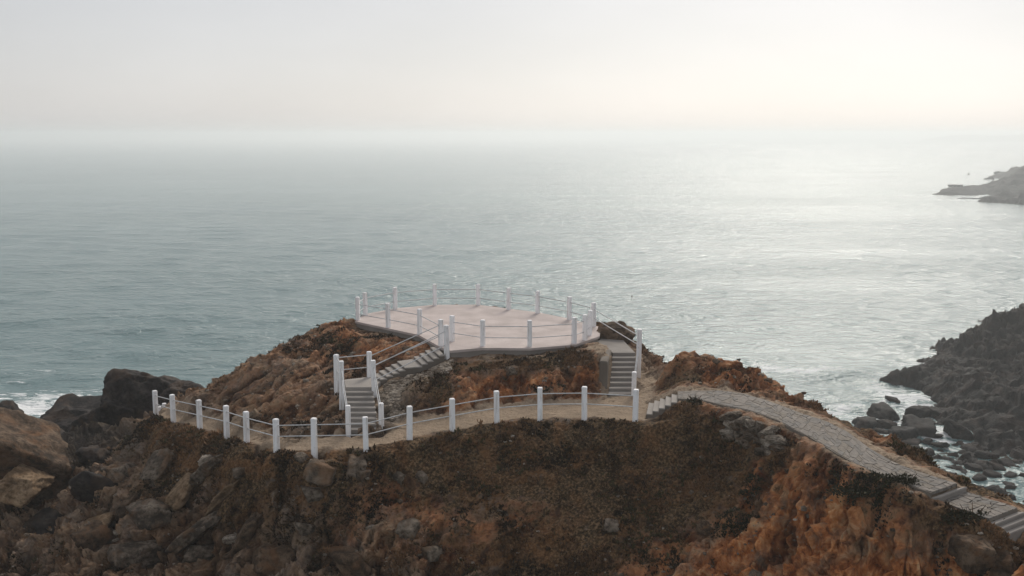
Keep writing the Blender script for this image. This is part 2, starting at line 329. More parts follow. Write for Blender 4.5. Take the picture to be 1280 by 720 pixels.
# behind the platform
for x, y, d, c in [(440, 400, 47.2, 'o'), (457, 394, 49.2, 'E'), (494, 386.5, 51, 'E'), (543, 383, 52.2, 'E'), (600, 380, 52, 'S'), (620, 381, 51.4, 'S'), (640, 387, 50.2, 'E'), (672, 392, 48.6, 'E'), (714, 400, 46.4, 'E'), (752, 405, 45.2, 'S'), (775, 412, 44.0, 'S'), (778, 425, 42.8, 's'), (785, 440, 41.6, 's')]: cdist(x, y, d, c)
# saddle and the knoll beside the paved path
for x, y, d, c in [(797, 470, 40.2, 's'), (800, 463, 40.8, 's'), (815, 467, 40.2, 's'), (832, 474, 39.6, 's'), (812, 485, 38.6, 's'), (815, 500, 37.2, 's'), (812, 514, 36.0, 's'), (806, 521, 35.2, 'P'), (835, 487, 37.6, 'S'), 
                   (843, 472, 38.9, 'k'), (849, 441, 38.7, 'k'), (853, 437, 39.2, 'k'), (870, 440, 39.2, 'k'), (885, 443, 39.4, 'k'), (905, 450, 39.2, 'o'), (925, 455, 38.9, 'o'), (940, 462, 38.5, 'o'), (965, 476, 37.5, 'o'), (1000, 496, 36.0, 'M'), (1030, 515, 34.4, 'S'), (1052, 529, 33.4, 'S'),
                   (856, 478, 37.0, 'S'), (880, 480, 37.0, 'M'), (905, 480, 37.0, 'O'), (935, 487, 36.3, 'o'), (965, 496, 35.5, 'o'), (890, 462, 38.1, 'o'), (930, 472, 37.5, 'o'), (866, 455, 38.2, 'k'), (1000, 508, 35.0, 's'),
                   (1075, 542, 32.6, 'E'), (1100, 550, 32.2, 'o'), (1130, 552, 32.2, 'o'), (1146, 562, 31.4, 'S'), (1162, 583, 29.9, 'S'), (1200, 602, 28.5, 'S'), (1240, 618, 27.9, 'S'), (1290, 634, 27.3, 'S'), (1360, 660, 26.4, 'S')]: cdist(x, y, d, c)
for i in range(len(path_n) - 1):
    for t in (0, .34, .67):
        p = path_n[i] + (path_n[i + 1] - path_n[i]) * t; q = path_f[i] + (path_f[i + 1] - path_f[i]) * t; w = (p - q); w.z = 0; w.normalize()
        ctrl.append((p + Vector((0, 0, -.03)), 's')); ctrl.append((q + Vector((0, 0, -.03)), 's'))
        ctrl.append((p + w * (.30 + .12 * math.sin(i * 3 + t * 7)) + Vector((0, 0, -.06)), 'e')); ctrl.append((q - w * .25 + Vector((0, 0, .02)), 's'))
for x, y, d in [(905, 508, 33.75), (935, 516, 33.0), (966, 529, 32.2)]: cdist(x, y, d, 's')
for t in (0, .25, .5, .75, 1): 
    q = at_d(903, 513, 33.4) * (1 - t) + at_d(968, 535, 31.9) * t; ctrl.append((q + Vector((-.1, -.42, -.85)), 'S')); ctrl.append((q + Vector((0, .10, -.08)), 'e'))
# ground on the near side of the paved path
for x, y, d, c in [(830, 525, 34.5, 'S'), (850, 545, 33.4, 'S'), (915, 545, 32.6, 'S'), (945, 556, 31.9, 'S'), (965, 556, 31.4, 'S'), (985, 556, 30.9, 'S'), (905, 575, 32.0, 'S'), (955, 580, 31.0, 'S'), (985, 580, 30.2, 'M')]: cdist(x, y, d, c)
for i in range(len(path_n)):
    p, q = path_n[i], path_f[i]; a = path_n[max(0, i - 1)]; b = path_n[min(len(path_n) - 1, i + 1)]
    t = Vector((b.x - a.x, b.y - a.y, 0)).normalized(); w = Vector((t.y, -t.x, 0)); wob = .18 * math.sin(i * 2.7)
    prof = [(.62, .10, 'S'), (1.15 + wob, .50, 'S')] if i < 6 else [(.60, .14, 'o' if i in (6, 7, 8, 9) else 'S'), (.95 + wob, .60, 'O' if i in (6, 7, 8, 9) else 'M'), (1.30 + wob, 1.5, 'O'), (1.75 + wob, 2.6, 'O')]
    for dd, dz, c in prof:
        if 3 <= i <= 5: continue
        ctrl.append((p + w * dd + Vector((0, 0, -dz)), c))
# lower landing and flight of the paved path
for x, y, dr, c in [(1170, 622, 10.05, 's'), (1202, 612, 10.05, 's'), (1183, 628, 10.2, 's'), (1235, 645, 10.3, 's'), (1272, 635, 10.3, 's'), (1262, 668, 10.8, 's'), (1300, 655, 10.8, 's'), (1330, 690, 11.2, 's'), (1360, 672, 11.2, 's')]: cz(x, y, dr, c)
for x, y, dr in [(1176, 626.5, 10.0), (1183, 630, 10.17), (1205, 638, 10.2), (1236, 648.5, 10.25), (1248, 660, 10.45), (1261, 672, 10.7), (1300, 690, 11.1)]:
    p = at_z(x, y, dr)
    for k_, dz, c in [(.14, .02, 'S'), (.50, .12, 'S'), (.85, .7, 'M'), (1.2, 1.6, 'O')]: ctrl.append((p + Vector((-.80, -.60, 0)) * k_ + Vector((0, 0, -dz)), c))
    q = p + Vector((.80, .60, 0)) * 1.35; ctrl.append((q, 's'))
# seaward cliffs, unseen from here
for x, y, dr in [(-15.5, 48, 15), (-17, 54, 24), (-12, 50.5, 13), (-8, 54, 12), (-4, 56.5, 11.5), (0, 56.5, 11.5), (3.5, 54, 11.5), (6.5, 49, 12), (8.2, 46, 14), (10, 43.5, 13), (13, 41.5, 13), (14.5, 38.5, 13.5), (15.5, 35.5, 14), (16.5, 33, 14.5), (17.5, 31, 14), (18.5, 29, 14.5), (20, 27, 15),
                 (-12, 60, 26), (-4, 64, 27), (3, 63, 27), (9, 56, 26), (14, 50, 26), (18, 45, 26), (20, 39, 26), (22, 34, 26), (25, 29, 26), (-4, 72, 34), (8, 68, 34), (18, 60, 34), (25, 50, 34), (29, 40, 34), (33, 30, 34), (40, 15, 34), (35, 5, 34), (27, 20, 22), (22, 20, 19)]: cxyz(x, y, dr, 'C')

def triangulate_sample(ctrl, xs, ys):
    vs = [Vector((p.x, p.y)) for p, c in ctrl]
    ov, oe, of, origv, _, _ = delaunay_2d_cdt(vs, [], [], 0, 1e-4)
    A = np.zeros((len(ov), 6))
    for i, src in enumerate(origv):
        p, c = ctrl[src[0]]; A[i, 0] = p.z; A[i, 1:] = CL[c]
    X, Y = np.meshgrid(xs, ys); out = np.full(X.shape + (6,), np.nan)
    for f in of:
        a, b, c = (ov[i] for i in f)
        x0, x1 = min(a.x, b.x, c.x), max(a.x, b.x, c.x); y0, y1 = min(a.y, b.y, c.y), max(a.y, b.y, c.y)
        i0, i1 = np.searchsorted(xs, x0 - 1e-6), np.searchsorted(xs, x1 + 1e-6); j0, j1 = np.searchsorted(ys, y0 - 1e-6), np.searchsorted(ys, y1 + 1e-6)
        if i0 >= i1 or j0 >= j1: continue
        den = (b.y - c.y) * (a.x - c.x) + (c.x - b.x) * (a.y - c.y)
        if abs(den) < 1e-9: continue
        xx, yy = X[j0:j1, i0:i1], Y[j0:j1, i0:i1]
        wa = ((b.y - c.y) * (xx - c.x) + (c.x - b.x) * (yy - c.y)) / den; wb = ((c.y - a.y) * (xx - c.x) + (a.x - c.x) * (yy - c.y)) / den; wc = 1 - wa - wb
        m = (wa >= -1e-6) & (wb >= -1e-6) & (wc >= -1e-6)
        val = wa[..., None] * A[f[0]] + wb[..., None] * A[f[1]] + wc[..., None] * A[f[2]]
        out[j0:j1, i0:i1][m] = val[m]
    return X, Y, out
def inside(poly, X, Y):
    r = np.zeros(X.shape, bool); n = len(poly)
    for i in range(n):
        (x0, y0), (x1, y1) = poly[i], poly[(i + 1) % n]
        if y0 == y1: continue
        r ^= ((y0 > Y) != (y1 > Y)) & (X < (x1 - x0) * (Y - y0) / (y1 - y0) + x0)
    return r
def blur(Z, it):
    for _ in range(it):
        Z = Z.copy(); Z[1:-1] = .25 * Z[:-2] + .5 * Z[1:-1] + .25 * Z[2:]
        Q = Z.copy(); Q[:, 1:-1] = .25 * Z[:, :-2] + .5 * Z[:, 1:-1] + .25 * Z[:, 2:]; Z = Q
    return Z
def grow(a, b, s0, s1, n):        # a coarse run between a and b whose step grows from s0 to s1
    t = np.linspace(0, 1, n); w = np.cumsum(np.linspace(s0, s1, n)); w = w / w[-1]
    return a + (b - a) * w
STEP = .062
xs = np.concatenate([grow(-24, -58, STEP, 2, 40)[::-1], np.arange(-24, 17.5, STEP), grow(17.5, 34, STEP, 1.5, 30)])
ys = np.concatenate([grow(23.5, 6, STEP, 1.6, 26)[::-1], np.arange(23.5, 48, STEP), grow(48, 70, STEP, 1.0, 60)])
X, Y, T = triangulate_sample(ctrl, xs, ys)
bad = np.isnan(T[..., 0]); T[bad] = (-4, .5, 0, 0, 0, .5)
Z = blur(T[..., 0], 4); MK = np.stack([blur(T[..., k], 10) for k in range(1, 6)], -1)
# building footprints keep the ground below their undersides
CUTS = []
def ground_at(x, y):
    i = int(np.clip(np.searchsorted(xs, x), 0, len(xs) - 1)); j = int(np.clip(np.searchsorted(ys, y), 0, len(ys) - 1)); return float(Z[j, i])
def cut(poly, z): CUTS.append(([(p.x, p.y) for p in poly], z))
def lerp(a, b, t): return a + (b - a) * t
def mk_flight(a0, b0, z0, a1, b1, z1, n, base):
    """n risers from level z0 to z1; (a0,b0) the foot edge, (a1,b1) the edge of the floor above"""
    out = []
    for i in range(n - 1):
        t0, t1 = i / (n - 1), (i + 1) / (n - 1)
        poly = [lerp(a0, a1, t0), lerp(b0, b1, t0), lerp(b0, b1, t1), lerp(a0, a1, t1)]
        zt = z0 + (z1 - z0) * (i + 1) / n
        out.append((poly, zt, base)); cut(poly, zt - .3)
    return out
LAND = CAM_Z - 9.55
PZ = CAM_Z - PLAT
fl_a0, fl_b0 = at_z(439, 541, 10.68), at_z(473.5, 541, 10.68)
fl_a1, fl_b1 = at_z(432, 484, 9.55), at_z(465.5, 484, 9.55)
lower_flight = mk_flight(fl_a0, fl_b0, CAM_Z - 10.68, fl_a1, fl_b1, LAND, 9, CAM_Z - 11.2)
ld_c, ld_d = at_z(476, 477, 9.55), at_z(466, 470.5, 9.55)
land_poly = [fl_a1, fl_b1, ld_c, ld_d, at_z(430, 474.5, 9.55)]; cut(land_poly, LAND - .3)
# upper flight runs along the bank in two halves with a resting tread between them
uf_n1, uf_f1 = at_z(556, 441, PLAT), at_z(545, 430.5, PLAT)
def along(t): return lerp(Vector((ld_c.x, ld_c.y, 0)), Vector((uf_n1.x, uf_n1.y, 0)), t), lerp(Vector((ld_d.x, ld_d.y, 0)), Vector((uf_f1.x, uf_f1.y, 0)), t)
upper_steps = []
cutsT = [0, .095, .19, .285, .38, .64, .73, .82, .91, 1.0]
for i in range(len(cutsT) - 1):
    (n0, f0), (n1, f1) = along(cutsT[i]), along(cutsT[i + 1])
    zt = LAND + (PZ - LAND) * (i + 1) / 10
    poly = [n0, n1, f1, f0]; upper_steps.append((poly, zt, CAM_Z - 10.1 + .55 * cutsT[i])); cut(poly, zt - .3)
rt_a0, rt_b0 = at_z(761, 496, 10.05), at_z(789.5, 496, 10.05)
rt_a1, rt_b1 = at_z(766, 441, 8.85), at_z(794.5, 441, 8.85)
right_flight = mk_flight(rt_a0, rt_b0, CAM_Z - 10.05, rt_a1, rt_b1, CAM_Z - 8.85, 9, CAM_Z - 10.6)
rt_land = [rt_a1, rt_b1, at_z(779, 425, 8.85), at_z(757, 420, 8.85), at_z(744, 428, 8.85)]; cut(rt_land, CAM_Z - 9.2)
ps_a0, ps_b0 = at_z(808, 521, 10.02), at_z(811, 507, 10.02)
ps_a1, ps_b1 = at_z(847, 499, 9.3), at_z(847, 489.5, 9.3)
path_flight = mk_flight(ps_a0, ps_b0, CAM_Z - 10.02, ps_a1, ps_b1, CAM_Z - 9.3, 6, CAM_Z - 10.5)
e_a, e_b = path_n[-1], path_f[-1]
s2_a, s2_b = at_z(1176, 626.5, 10.15), at_z(1208, 614.5, 10.15)
two_flight = mk_flight(s2_a, s2_b, CAM_Z - 10.15, e_a, e_b, CAM_Z - 9.85, 2, CAM_Z - 10.5)
l2_a, l2_b = at_z(1236, 648.5, 10.25), at_z(1272, 634.5, 10.25)
s3_a, s3_b = at_z(1261, 672, 10.73), at_z(1300, 656, 10.73)
three_flight = mk_flight(s3_a, s3_b, CAM_Z - 10.73, l2_a, l2_b, CAM_Z - 10.25, 4, CAM_Z - 11)
cut(plat, PZ - .3)
for i in range(len(path_n) - 1): cut([path_n[i], path_n[i + 1], path_f[i + 1], path_f[i]], min(path_n[i].z, path_f[i + 1].z) - .06)
cut([s2_a, l2_a, l2_b, s2_b], CAM_Z - 10.34)

# ground after the cuts, with relief pushed out along the slope's normal
keep = np.ones(Z.shape)
for poly, z in CUTS:
    px_ = [p[0] for p in poly]; py_ = [p[1] for p in poly]
    m = inside(poly, X, Y); Z[m] = np.minimum(Z[m], z)
    keep[m] = 0
keep = blur(keep, 6)
base = np.stack([X, Y, Z], -1)
gx = np.gradient(blur(Z, 6), axis=1) / np.gradient(X, axis=1); gy = np.gradient(blur(Z, 6), axis=0) / np.gradient(Y, axis=0)
nn = np.stack([-gx, -gy, np.ones_like(gx)], -1); nn /= np.linalg.norm(nn, axis=-1, keepdims=True)
Pf = base.reshape(-1, 3); mk = MK.reshape(-1, 5); amp = mk[:, 0] * keep.ravel()
warp = np.stack([fbm(Pf * .7, 3, 50), fbm(Pf * .7, 3, 60), fbm(Pf * .7, 3, 70)], 1) * .35
tilt = np.array([[.94, -.1, .33], [.1, 1, 0], [-.33, 0, .94]])
sdir = np.array([-.62, -.45, -.64]); sdir /= np.linalg.norm(sdir); Pq = Pf + warp * .7; Pq = Pq - (Pq @ sdir)[:, None] * sdir[None] * .58
f1, c1 = facets(Pq, 1.15, 1); f2, c2 = facets(Pq, .50, 21); f3, c3 = facets(Pq, .21, 41)
gully = .5 - 1.6 * np.abs(fbm(Pf * np.array([1.7, 1.7, .42]) + warp, 4, 90)) + .55 * fbm(Pf * np.array([3.2, 3.2, 1.2]), 4, 92)
rocky = 1 - np.clip(mk[:, 1] * .9 + mk[:, 2] * .45, 0, 1) * .75
og = np.clip(mk[:, 2], 0, 1)
d = amp * (rocky * (1.35 * (1 - .65 * og) * f1 + .75 * f2 + (.34 + .30 * og) * f3 - .45 * np.exp(-c1 * 14) - .22 * np.exp(-c2 * 14)) + fbm(Pf * .9, 5, 5) * .8 + mk[:, 2] * (gully * 1.0 - .5 * np.abs(fbm(Pf * np.array([.8, .8, .22]), 3, 95))))
hum = mk[:, 1] * keep.ravel() * (np.maximum(0, fbm(Pf * 1.9, 4, 30)) * .16)
d = d + hum
V = Pf + nn.reshape(-1, 3) * d[:, None]
V[:, 2] += (fbm(Pf * 2.3, 4, 33) * .02 * keep.ravel())
ny, nx = X.shape
idx = np.arange(nx * ny).reshape(ny, nx)
F = np.stack([idx[:-1, :-1], idx[:-1, 1:], idx[1:, 1:], idx[1:, :-1]], -1).reshape(-1, 4)
tm = np_mesh('headland', V, F, M['terrain'], False)
set_attr(tm, 'tone', np.stack([np.clip(f1 + .5, 0, 1), np.clip(f2 + .5, 0, 1), np.clip(f3 + .5, 0, 1), c2], 1))
set_attr(tm, 'mask', np.stack([mk[:, 1], mk[:, 2], mk[:, 3], mk[:, 4]], 1))
tag(link('headland', tm), 'brown rocky headland with dark scrub and orange eroded earth above the sea', 'headland', kind='structure')
VG = V.reshape(ny, nx, 3)
# arrays used for scattering
cellA = np.linalg.norm(np.cross(VG[:-1, 1:] - VG[:-1, :-1], VG[1:, :-1] - VG[:-1, :-1]), axis=-1)
slopez = nn[..., 2]
def top_z(x, y):
    i = int(np.clip(np.searchsorted(xs, x), 0, nx - 1)); j = int(np.clip(np.searchsorted(ys, y), 0, ny - 1)); return float(VG[j, i, 2])
def surface_hit(px, py):          # where the line of sight first meets the headland
    d_ = ray(px, py)
    for t in np.arange(24, 70, .05):
        q = d_ * (t / d_.y); z = CAM_Z + q.z
        if z < top_z(q.x, q.y): return Vector((q.x, q.y, z))
    return at_d(px, py, 45)

# ------------------------------------------------------------------ sea
def make_sea():
    rr = 30 * (12000 / 30) ** np.linspace(0, 1, 640)
    th = np.concatenate([np.linspace(R(-180), R(-40), 40)[:-1], np.linspace(R(-40), R(40), 420), np.linspace(R(40), R(180), 40)[1:]])
    TH, RR = np.meshgrid(th, rr); x = RR * np.sin(TH); y = RR * np.cos(TH); z = np.zeros_like(x)
    sp = np.maximum(RR * .0094, RR * R(80) / 420) * 1.0
    sp = np.where(np.abs(TH) > R(40.1), RR * .12, sp)
    g = np.random.default_rng(5); dx = np.zeros_like(x); dy = np.zeros_like(y)
    for i in range(64):
        lam = 2.6 * (15 / 2.6) ** g.random(); dirn = R(-82) + g.normal() * .42
        k = 2 * math.pi / lam; kx, ky = k * math.cos(dirn), k * math.sin(dirn)
        a = .0075 * lam ** .55 * (.5 + g.random()); ph = g.random() * 6.28
        w = np.clip((lam / sp - 2.0) / 2.0, 0, 1); arg = kx * x + ky * y + ph
        z += a * w * np.cos(arg); dx -= .8 * a * w * math.cos(dirn) * np.sin(arg); dy -= .8 * a * w * math.sin(dirn) * np.sin(arg)
    foam = np.zeros_like(x)
    def blob(px, py, rx, ry, s, rot=0):
        nonlocal foam
        c = at_z(px, py, CAM_Z); u, v = x - c.x, y - c.y
        uu, vv = u * math.cos(rot) + v * math.sin(rot), -u * math.sin(rot) + v * math.cos(rot)
        foam = np.maximum(foam, s * np.exp(-(uu / rx) ** 2 - (vv / ry) ** 2))
    for b in [(40, 508, 7, 4, .75), (60, 498, 8, 5, .55), (110, 498, 9, 4, .35), (20, 516, 6, 3, .8), (20, 470, 12, 7, .25), (960, 460, 3.6, 2.6, .62), (1000, 464, 5.5, 2.0, .7), (1035, 461, 3, 1.6, .55), (985, 462, 9, 4, .3), (1090, 520, 5, 9, .5), (1130, 500, 5, 7, .62), (1110, 490, 6, 6, .45), (1150, 520, 3, 5, .5), (1170, 545, 5, 5, .55), (1060, 515, 5, 6, .5), (1130, 475, 5, 5, .4),
              (1195, 238, 30, 7, .5), (1230, 244, 40, 8, .55), (1265, 250, 40, 8, .55), (1215, 232, 30, 6, .4), (775, 177, 260, 40, .2), (1050, 178, 300, 40, .18), (1150, 455, 6, 4, .45), (1185, 447, 4, 3, .5)]: blob(*b)
    crest = np.clip((z - .42) * 2.2, 0, .38)
    foam = np.maximum(foam, crest * 0)
    P = np.stack([x + dx, y + dy, z], -1).reshape(-1, 3)
    ny, nx = x.shape; idx = np.arange(nx * ny).reshape(ny, nx)
    F = np.stack([idx[:-1, :-1], idx[1:, :-1], idx[1:, 1:], idx[:-1, 1:]], -1).reshape(-1, 4)
    me = np_mesh('sea', P, F[:, ::-1], M['sea'])
    f = foam.ravel(); set_attr(me, 'foam', np.stack([f, f * 0, f * 0, f * 0 + 1], 1))
    tag(link('sea', me), 'grey green choppy sea reaching into the haze', 'sea', kind='structure')
make_sea()

# ------------------------------------------------------------------ haze
def make_haze():
    bm = bmesh.new(); bmesh.ops.create_cube(bm, size=1)
    for v in bm.verts: v.co = (v.co.x * 26000, v.co.y * 26000, -8 if v.co.z < 0 else CAM_Z + 11)
    k = N('sea_haze'); t = k.t; t.nodes.remove(k.b); pv = t.nodes.new('ShaderNodeVolumePrincipled')
    pv.inputs['Color'].default_value = (.96, .985, .99, 1); pv.inputs['Density'].default_value = .00066; pv.inputs['Anisotropy'].default_value = .47
    t.links.new(pv.outputs[0], k.out.inputs['Volume'])
    o = link('haze', bm_mesh('haze', bm, k.m)); tag(o, 'pale sea haze over the water', 'haze', kind='stuff')
make_haze()

# ------------------------------------------------------------------ shores beyond
def heightfield(name, x0, x1, y0, y1, step, zfun, mat, label):
    xs_ = np.arange(x0, x1, step); ys_ = np.arange(y0, y1, step); XX, YY = np.meshgrid(xs_, ys_)
    P = zfun(XX, YY); ny_, nx_ = XX.shape; idx = np.arange(nx_ * ny_).reshape(ny_, nx_)
    F_ = np.stack([idx[:-1, :-1], idx[:-1, 1:], idx[1:, 1:], idx[1:, :-1]], -1).reshape(-1, 4)
    me = np_mesh(name, P.reshape(-1, 3), F_, mat, smooth=True); o = link(name, me)
    return tag(o, label, 'shore', kind='structure')
def tin(points):
    CLK = [(Vector((p[0], p[1], p[2])), p[3]) for p in points]
    def f(XX, YY):
        _, _, T_ = triangulate_sample(CLK, XX[0], YY[:, 0]); z = T_[..., 0]; a = T_[..., 1]
        z = np.where(np.isnan(z), -3, z); a = np.where(np.isnan(a), .3, a); return z, a
    return f
CL.update(a0=(.2, 0, 0, 0, 0), a1=(.5, 0, 0, 0, 0), a2=(1.0, 0, 0, 0, 0), a3=(5, 0, 0, 0, 0))
def sh(px, py, h, c='a1'):        # a shore point h metres above the sea in that direction, on the water's level line of sight
    p = at_z(px, py, CAM_Z - h); return (p.x, p.y, h, c)
def shd(px, py, d, c='a1'):
    p = at_d(px, py, d); return (p.x, p.y, p.z, c)
near_shore = tin([sh(1116, 466, -.8), sh(1120, 456, -1.6), sh(1140, 447, -1.8), sh(1162, 441, -2), sh(1182, 436, -2.2), sh(1121, 466, .5), sh(1130, 461, 1.6), sh(1148, 456, 2.4), sh(1170, 454, 2.4), sh(1186, 454, 2.2), shd(1188, 448, 128), shd(1186, 445, 132), sh(1150, 482, 0.6), sh(1125, 475, -.6), sh(1165, 495, .5), sh(1140, 495, -.9), sh(1160, 510, -.5), sh(1180, 515, .4, 'a1'), sh(1165, 540, -.7, 'a0'), sh(1190, 545, -.4, 'a1'), sh(1180, 570, -.15, 'a1'), sh(1150, 560, -.6, 'a1'), sh(1200, 530, .8), sh(1220, 500, 1.8), sh(1200, 480, 2.4), sh(1240, 540, .9, 'a1'), sh(1260, 520, 2.2), sh(1280, 500, 3.2), sh(1240, 480, 3.4),
                  sh(1230, 570, .0), sh(1270, 580, .15), sh(1200, 590, -.05), sh(1240, 600, .0), sh(1280, 620, .1), sh(1180, 610, .0), sh(1150, 600, -.1), sh(1120, 580, -.5), sh(1100, 560, -.9), sh(1080, 600, -.4), sh(1240, 640, .6), sh(1300, 650, .8), sh(1150, 650, .4), sh(1050, 640, -.5),
                  shd(1193, 440, 128, 'a2'), shd(1194, 428, 130, 'a2'), shd(1207, 412, 131, 'a2'), shd(1235, 408, 132, 'a2'), shd(1240, 398, 134, 'a2'), shd(1265, 394, 135, 'a2'), shd(1285, 386, 136, 'a2'), shd(1330, 370, 136, 'a2'), shd(1240, 450, 122, 'a2'), shd(1280, 450, 120, 'a2'), shd(1290, 420, 128, 'a2'), shd(1230, 430, 126, 'a2'),
                  shd(1330, 470, 112, 'a2'), shd(1330, 540, 95, 'a1'), shd(1400, 600, 85, 'a1'), shd(1400, 420, 130, 'a2'), shd(1400, 680, 70, 'a1'), shd(1420, 360, 150, 'a2'),
                  (50, 150, -3, 'a1'), (70, 165, -3, 'a1'), (95, 170, 3, 'a1'), (44, 145, -3, 'a1'), (60, 60, 3, 'a1'), (95, 90, 12, 'a2'), (95, 130, 15, 'a2'), (30, 60, 0, 'a1'), (24, 80, -2, 'a1'), (30, 110, -3, 'a1'), (40, 125, -3, 'a1')])
def near_shore_z(XX, YY):
    z, a = near_shore(XX, YY); P = np.stack([XX, YY, z], -1).reshape(-1, 3); a = blur(a, 3).ravel()
    w = np.stack([fbm(P * .25, 3, 150), fbm(P * .25, 3, 160), P[:, 0] * 0], 1) * .9
    f1, c1 = facets((P + w) * np.array([1, 1, 1.3]), 5.5, 101); f2, c2 = facets(P + w, 1.7, 121); f3, c3 = facets(P + w, .75, 141)
    d = a * (1.0 * f1 + .95 * f2 + .60 * f3 + .35 * fbm(P * .35, 5, 170) - .5 * np.exp(-c1 * 12) - .3 * np.exp(-c2 * 12))
    P[:, 2] = P[:, 2] + d - .12 * a; P[:, 0] += .25 * a * fbm(P * .9, 3, 180); P[:, 1] += .25 * a * fbm(P * .9, 3, 190)
    return P
heightfield('rocky_shore', 24, 95, 60, 168, .22, near_shore_z, M['shore'], 'dark wet rocky shore with tide pools beneath the headland')

far_shore = tin([sh(1176, 236.5, -1.0), sh(1186, 235, 1.3, 'a1'), sh(1200, 236, .3), sh(1212, 236, 2.6, 'a1'), shd(1225, 231.5, 560, 'a1'), shd(1240, 228, 570, 'a1'), shd(1258, 223.5, 575, 'a2'), shd(1268, 218, 580, 'a2'), shd(1282, 206, 585, 'a2'), shd(1320, 192, 590, 'a2'), shd(1370, 180, 610, 'a2'),
                 sh(1215, 240, -.5, 'a1'), sh(1235, 245, -.3, 'a1'), sh(1260, 248, -.2, 'a1'), sh(1285, 251, -.2, 'a1'), sh(1330, 256, 0), sh(1235, 238, 2.2, 'a2'), sh(1265, 241, 3, 'a2'), sh(1300, 245, 4, 'a2'), sh(1400, 260, 1),
                 sh(1170, 242, -3), sh(1180, 228, -3), sh(1220, 226, -3), sh(1250, 219, -3), sh(1285, 212, -3), sh(1400, 206, 2), (190, 480, -3, 'a1'), (190, 800, -3, 'a1'), (500, 480, 8, 'a1'), (500, 800, 30, 'a2'), (280, 400, -3, 'a1'), (500, 400, 6, 'a1')] + [(p_[0] * 1.05, p_[1] + 32, -3, 'a1') for p_ in (shd(1212, 236, 545), shd(1225, 231, 560), shd(1240, 228, 570), shd(1258, 223, 575), shd(1268, 218, 580), shd(1282, 206, 590))])
def far_shore_z(XX, YY):
    z, a = far_shore(XX, YY); P = np.stack([XX, YY, z], -1).reshape(-1, 3); a = a.ravel()
    f1, c1 = facets(P, 16, 201); f2, c2 = facets(P, 6.5, 221)
    P[:, 2] += a * (1.6 * f1 + 1.5 * f2 + .8 * fbm(P * .12, 4, 230)); return P
heightfield('rocky_point', 195, 480, 410, 790, 1.6, far_shore_z, M['headfar'], 'grey rocky point running out into the sea, softened by haze')
def hills_z(XX, YY):
    P = np.stack([XX, YY, XX * 0], -1).reshape(-1, 3); u = (P[:, 0] - 1880) / 1500; v = (P[:, 1] - 4700) / 260
    env = np.clip(1 - v * v, 0, 1) * np.clip(u * 9, 0, 1) * (.55 + .5 * np.clip(u, 0, 1))
    P[:, 2] = -4 + 46 * env * (1 + .35 * fbm(P * .004, 4, 260)); return P
heightfield('hills', 1780, 4200, 4380, 5000, 20, hills_z, M['headfar'], 'faint low coast lost in haze on the horizon')

# ------------------------------------------------------------------ stairs, platform and paved path
def prism(name, poly, z0, z1, mat, root, inset=0.0, bevel=.012):
    c = Vector((sum(p.x for p in poly) / len(poly), sum(p.y for p in poly) / len(poly), 0)); o = root.location
    pts = []
    for p in poly:
        q = Vector((p.x, p.y, 0)); dlt = (q - c)
        if dlt.length > 1e-6: q = q + dlt.normalized() * inset
        pts.append(q)
    area = sum(pts[i].x * pts[(i + 1) % len(pts)].y - pts[(i + 1) % len(pts)].x * pts[i].y for i in range(len(pts)))
    if area < 0: pts.reverse()
    bm = bmesh.new()
    lo = [bm.verts.new((p.x - o.x, p.y - o.y, z0 - o.z)) for p in pts]; hi = [bm.verts.new((p.x - o.x, p.y - o.y, z1 - o.z)) for p in pts]
    bm.faces.new(list(reversed(lo))); tf = bm.faces.new(hi); n = len(pts)
    for i in range(n): bm.faces.new((lo[i], lo[(i + 1) % n], hi[(i + 1) % n], hi[i]))
    if bevel: bmesh.ops.bevel(bm, geom=list(tf.edges), offset=bevel, segments=1, affect='EDGES')
    return link(name, bm_mesh(name, bm, mat), root)
def staircase(steps, label, extra=(), body='conc', top='tread', slab=.045, cat='staircase'):
    p0 = steps[0][0][0]; root = empty('staircase', (p0.x, p0.y, steps[0][2])); tag(root, label, cat)
    for poly, zt, zb in steps:
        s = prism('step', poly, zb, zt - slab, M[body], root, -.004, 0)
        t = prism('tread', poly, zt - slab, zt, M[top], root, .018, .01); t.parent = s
    for nm, poly, z0, z1, mt in extra: prism(nm, poly, z0, z1, M[mt], root)
    return root
def widen(poly, s):
    c = sum((Vector((p.x, p.y, 0)) for p in poly), Vector()) / len(poly)
    return [c + (Vector((p.x, p.y, 0)) - c) * s for p in poly]
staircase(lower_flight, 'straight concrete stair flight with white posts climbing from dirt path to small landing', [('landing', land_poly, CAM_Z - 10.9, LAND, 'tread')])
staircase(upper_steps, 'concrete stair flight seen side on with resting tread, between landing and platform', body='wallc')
# stringer walls of the flight beside the bank
staircase(right_flight, 'narrow steep concrete stair flight in the bank with a single side rail', [('landing', rt_land, CAM_Z - 9.6, CAM_Z - 8.85, 'conc')])
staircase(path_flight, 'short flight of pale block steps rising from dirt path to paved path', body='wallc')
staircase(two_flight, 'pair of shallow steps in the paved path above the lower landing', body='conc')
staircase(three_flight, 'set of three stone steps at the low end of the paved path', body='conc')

cw0, cw1 = at_z(757.5, 437, 8.75), at_z(763, 441, 8.8)
proot = empty('cheek_wall', (rt_a0.x - .1, rt_a0.y, CAM_Z - 10.2)); tag(proot, 'rough concrete cheek wall beside the narrow steep stair in the bank', 'wall')
wa, wb = Vector((rt_a0.x - .04, rt_a0.y + .30, 0)), Vector((rt_a1.x - .05, rt_a1.y + .05, 0))
prism('wall', [wa, wb, wb + Vector((-.32, .1, 0)), wa + Vector((-.30, .1, 0))], CAM_Z - 10.5, CAM_Z - 8.72, M['wallc'], proot, 0, .04)

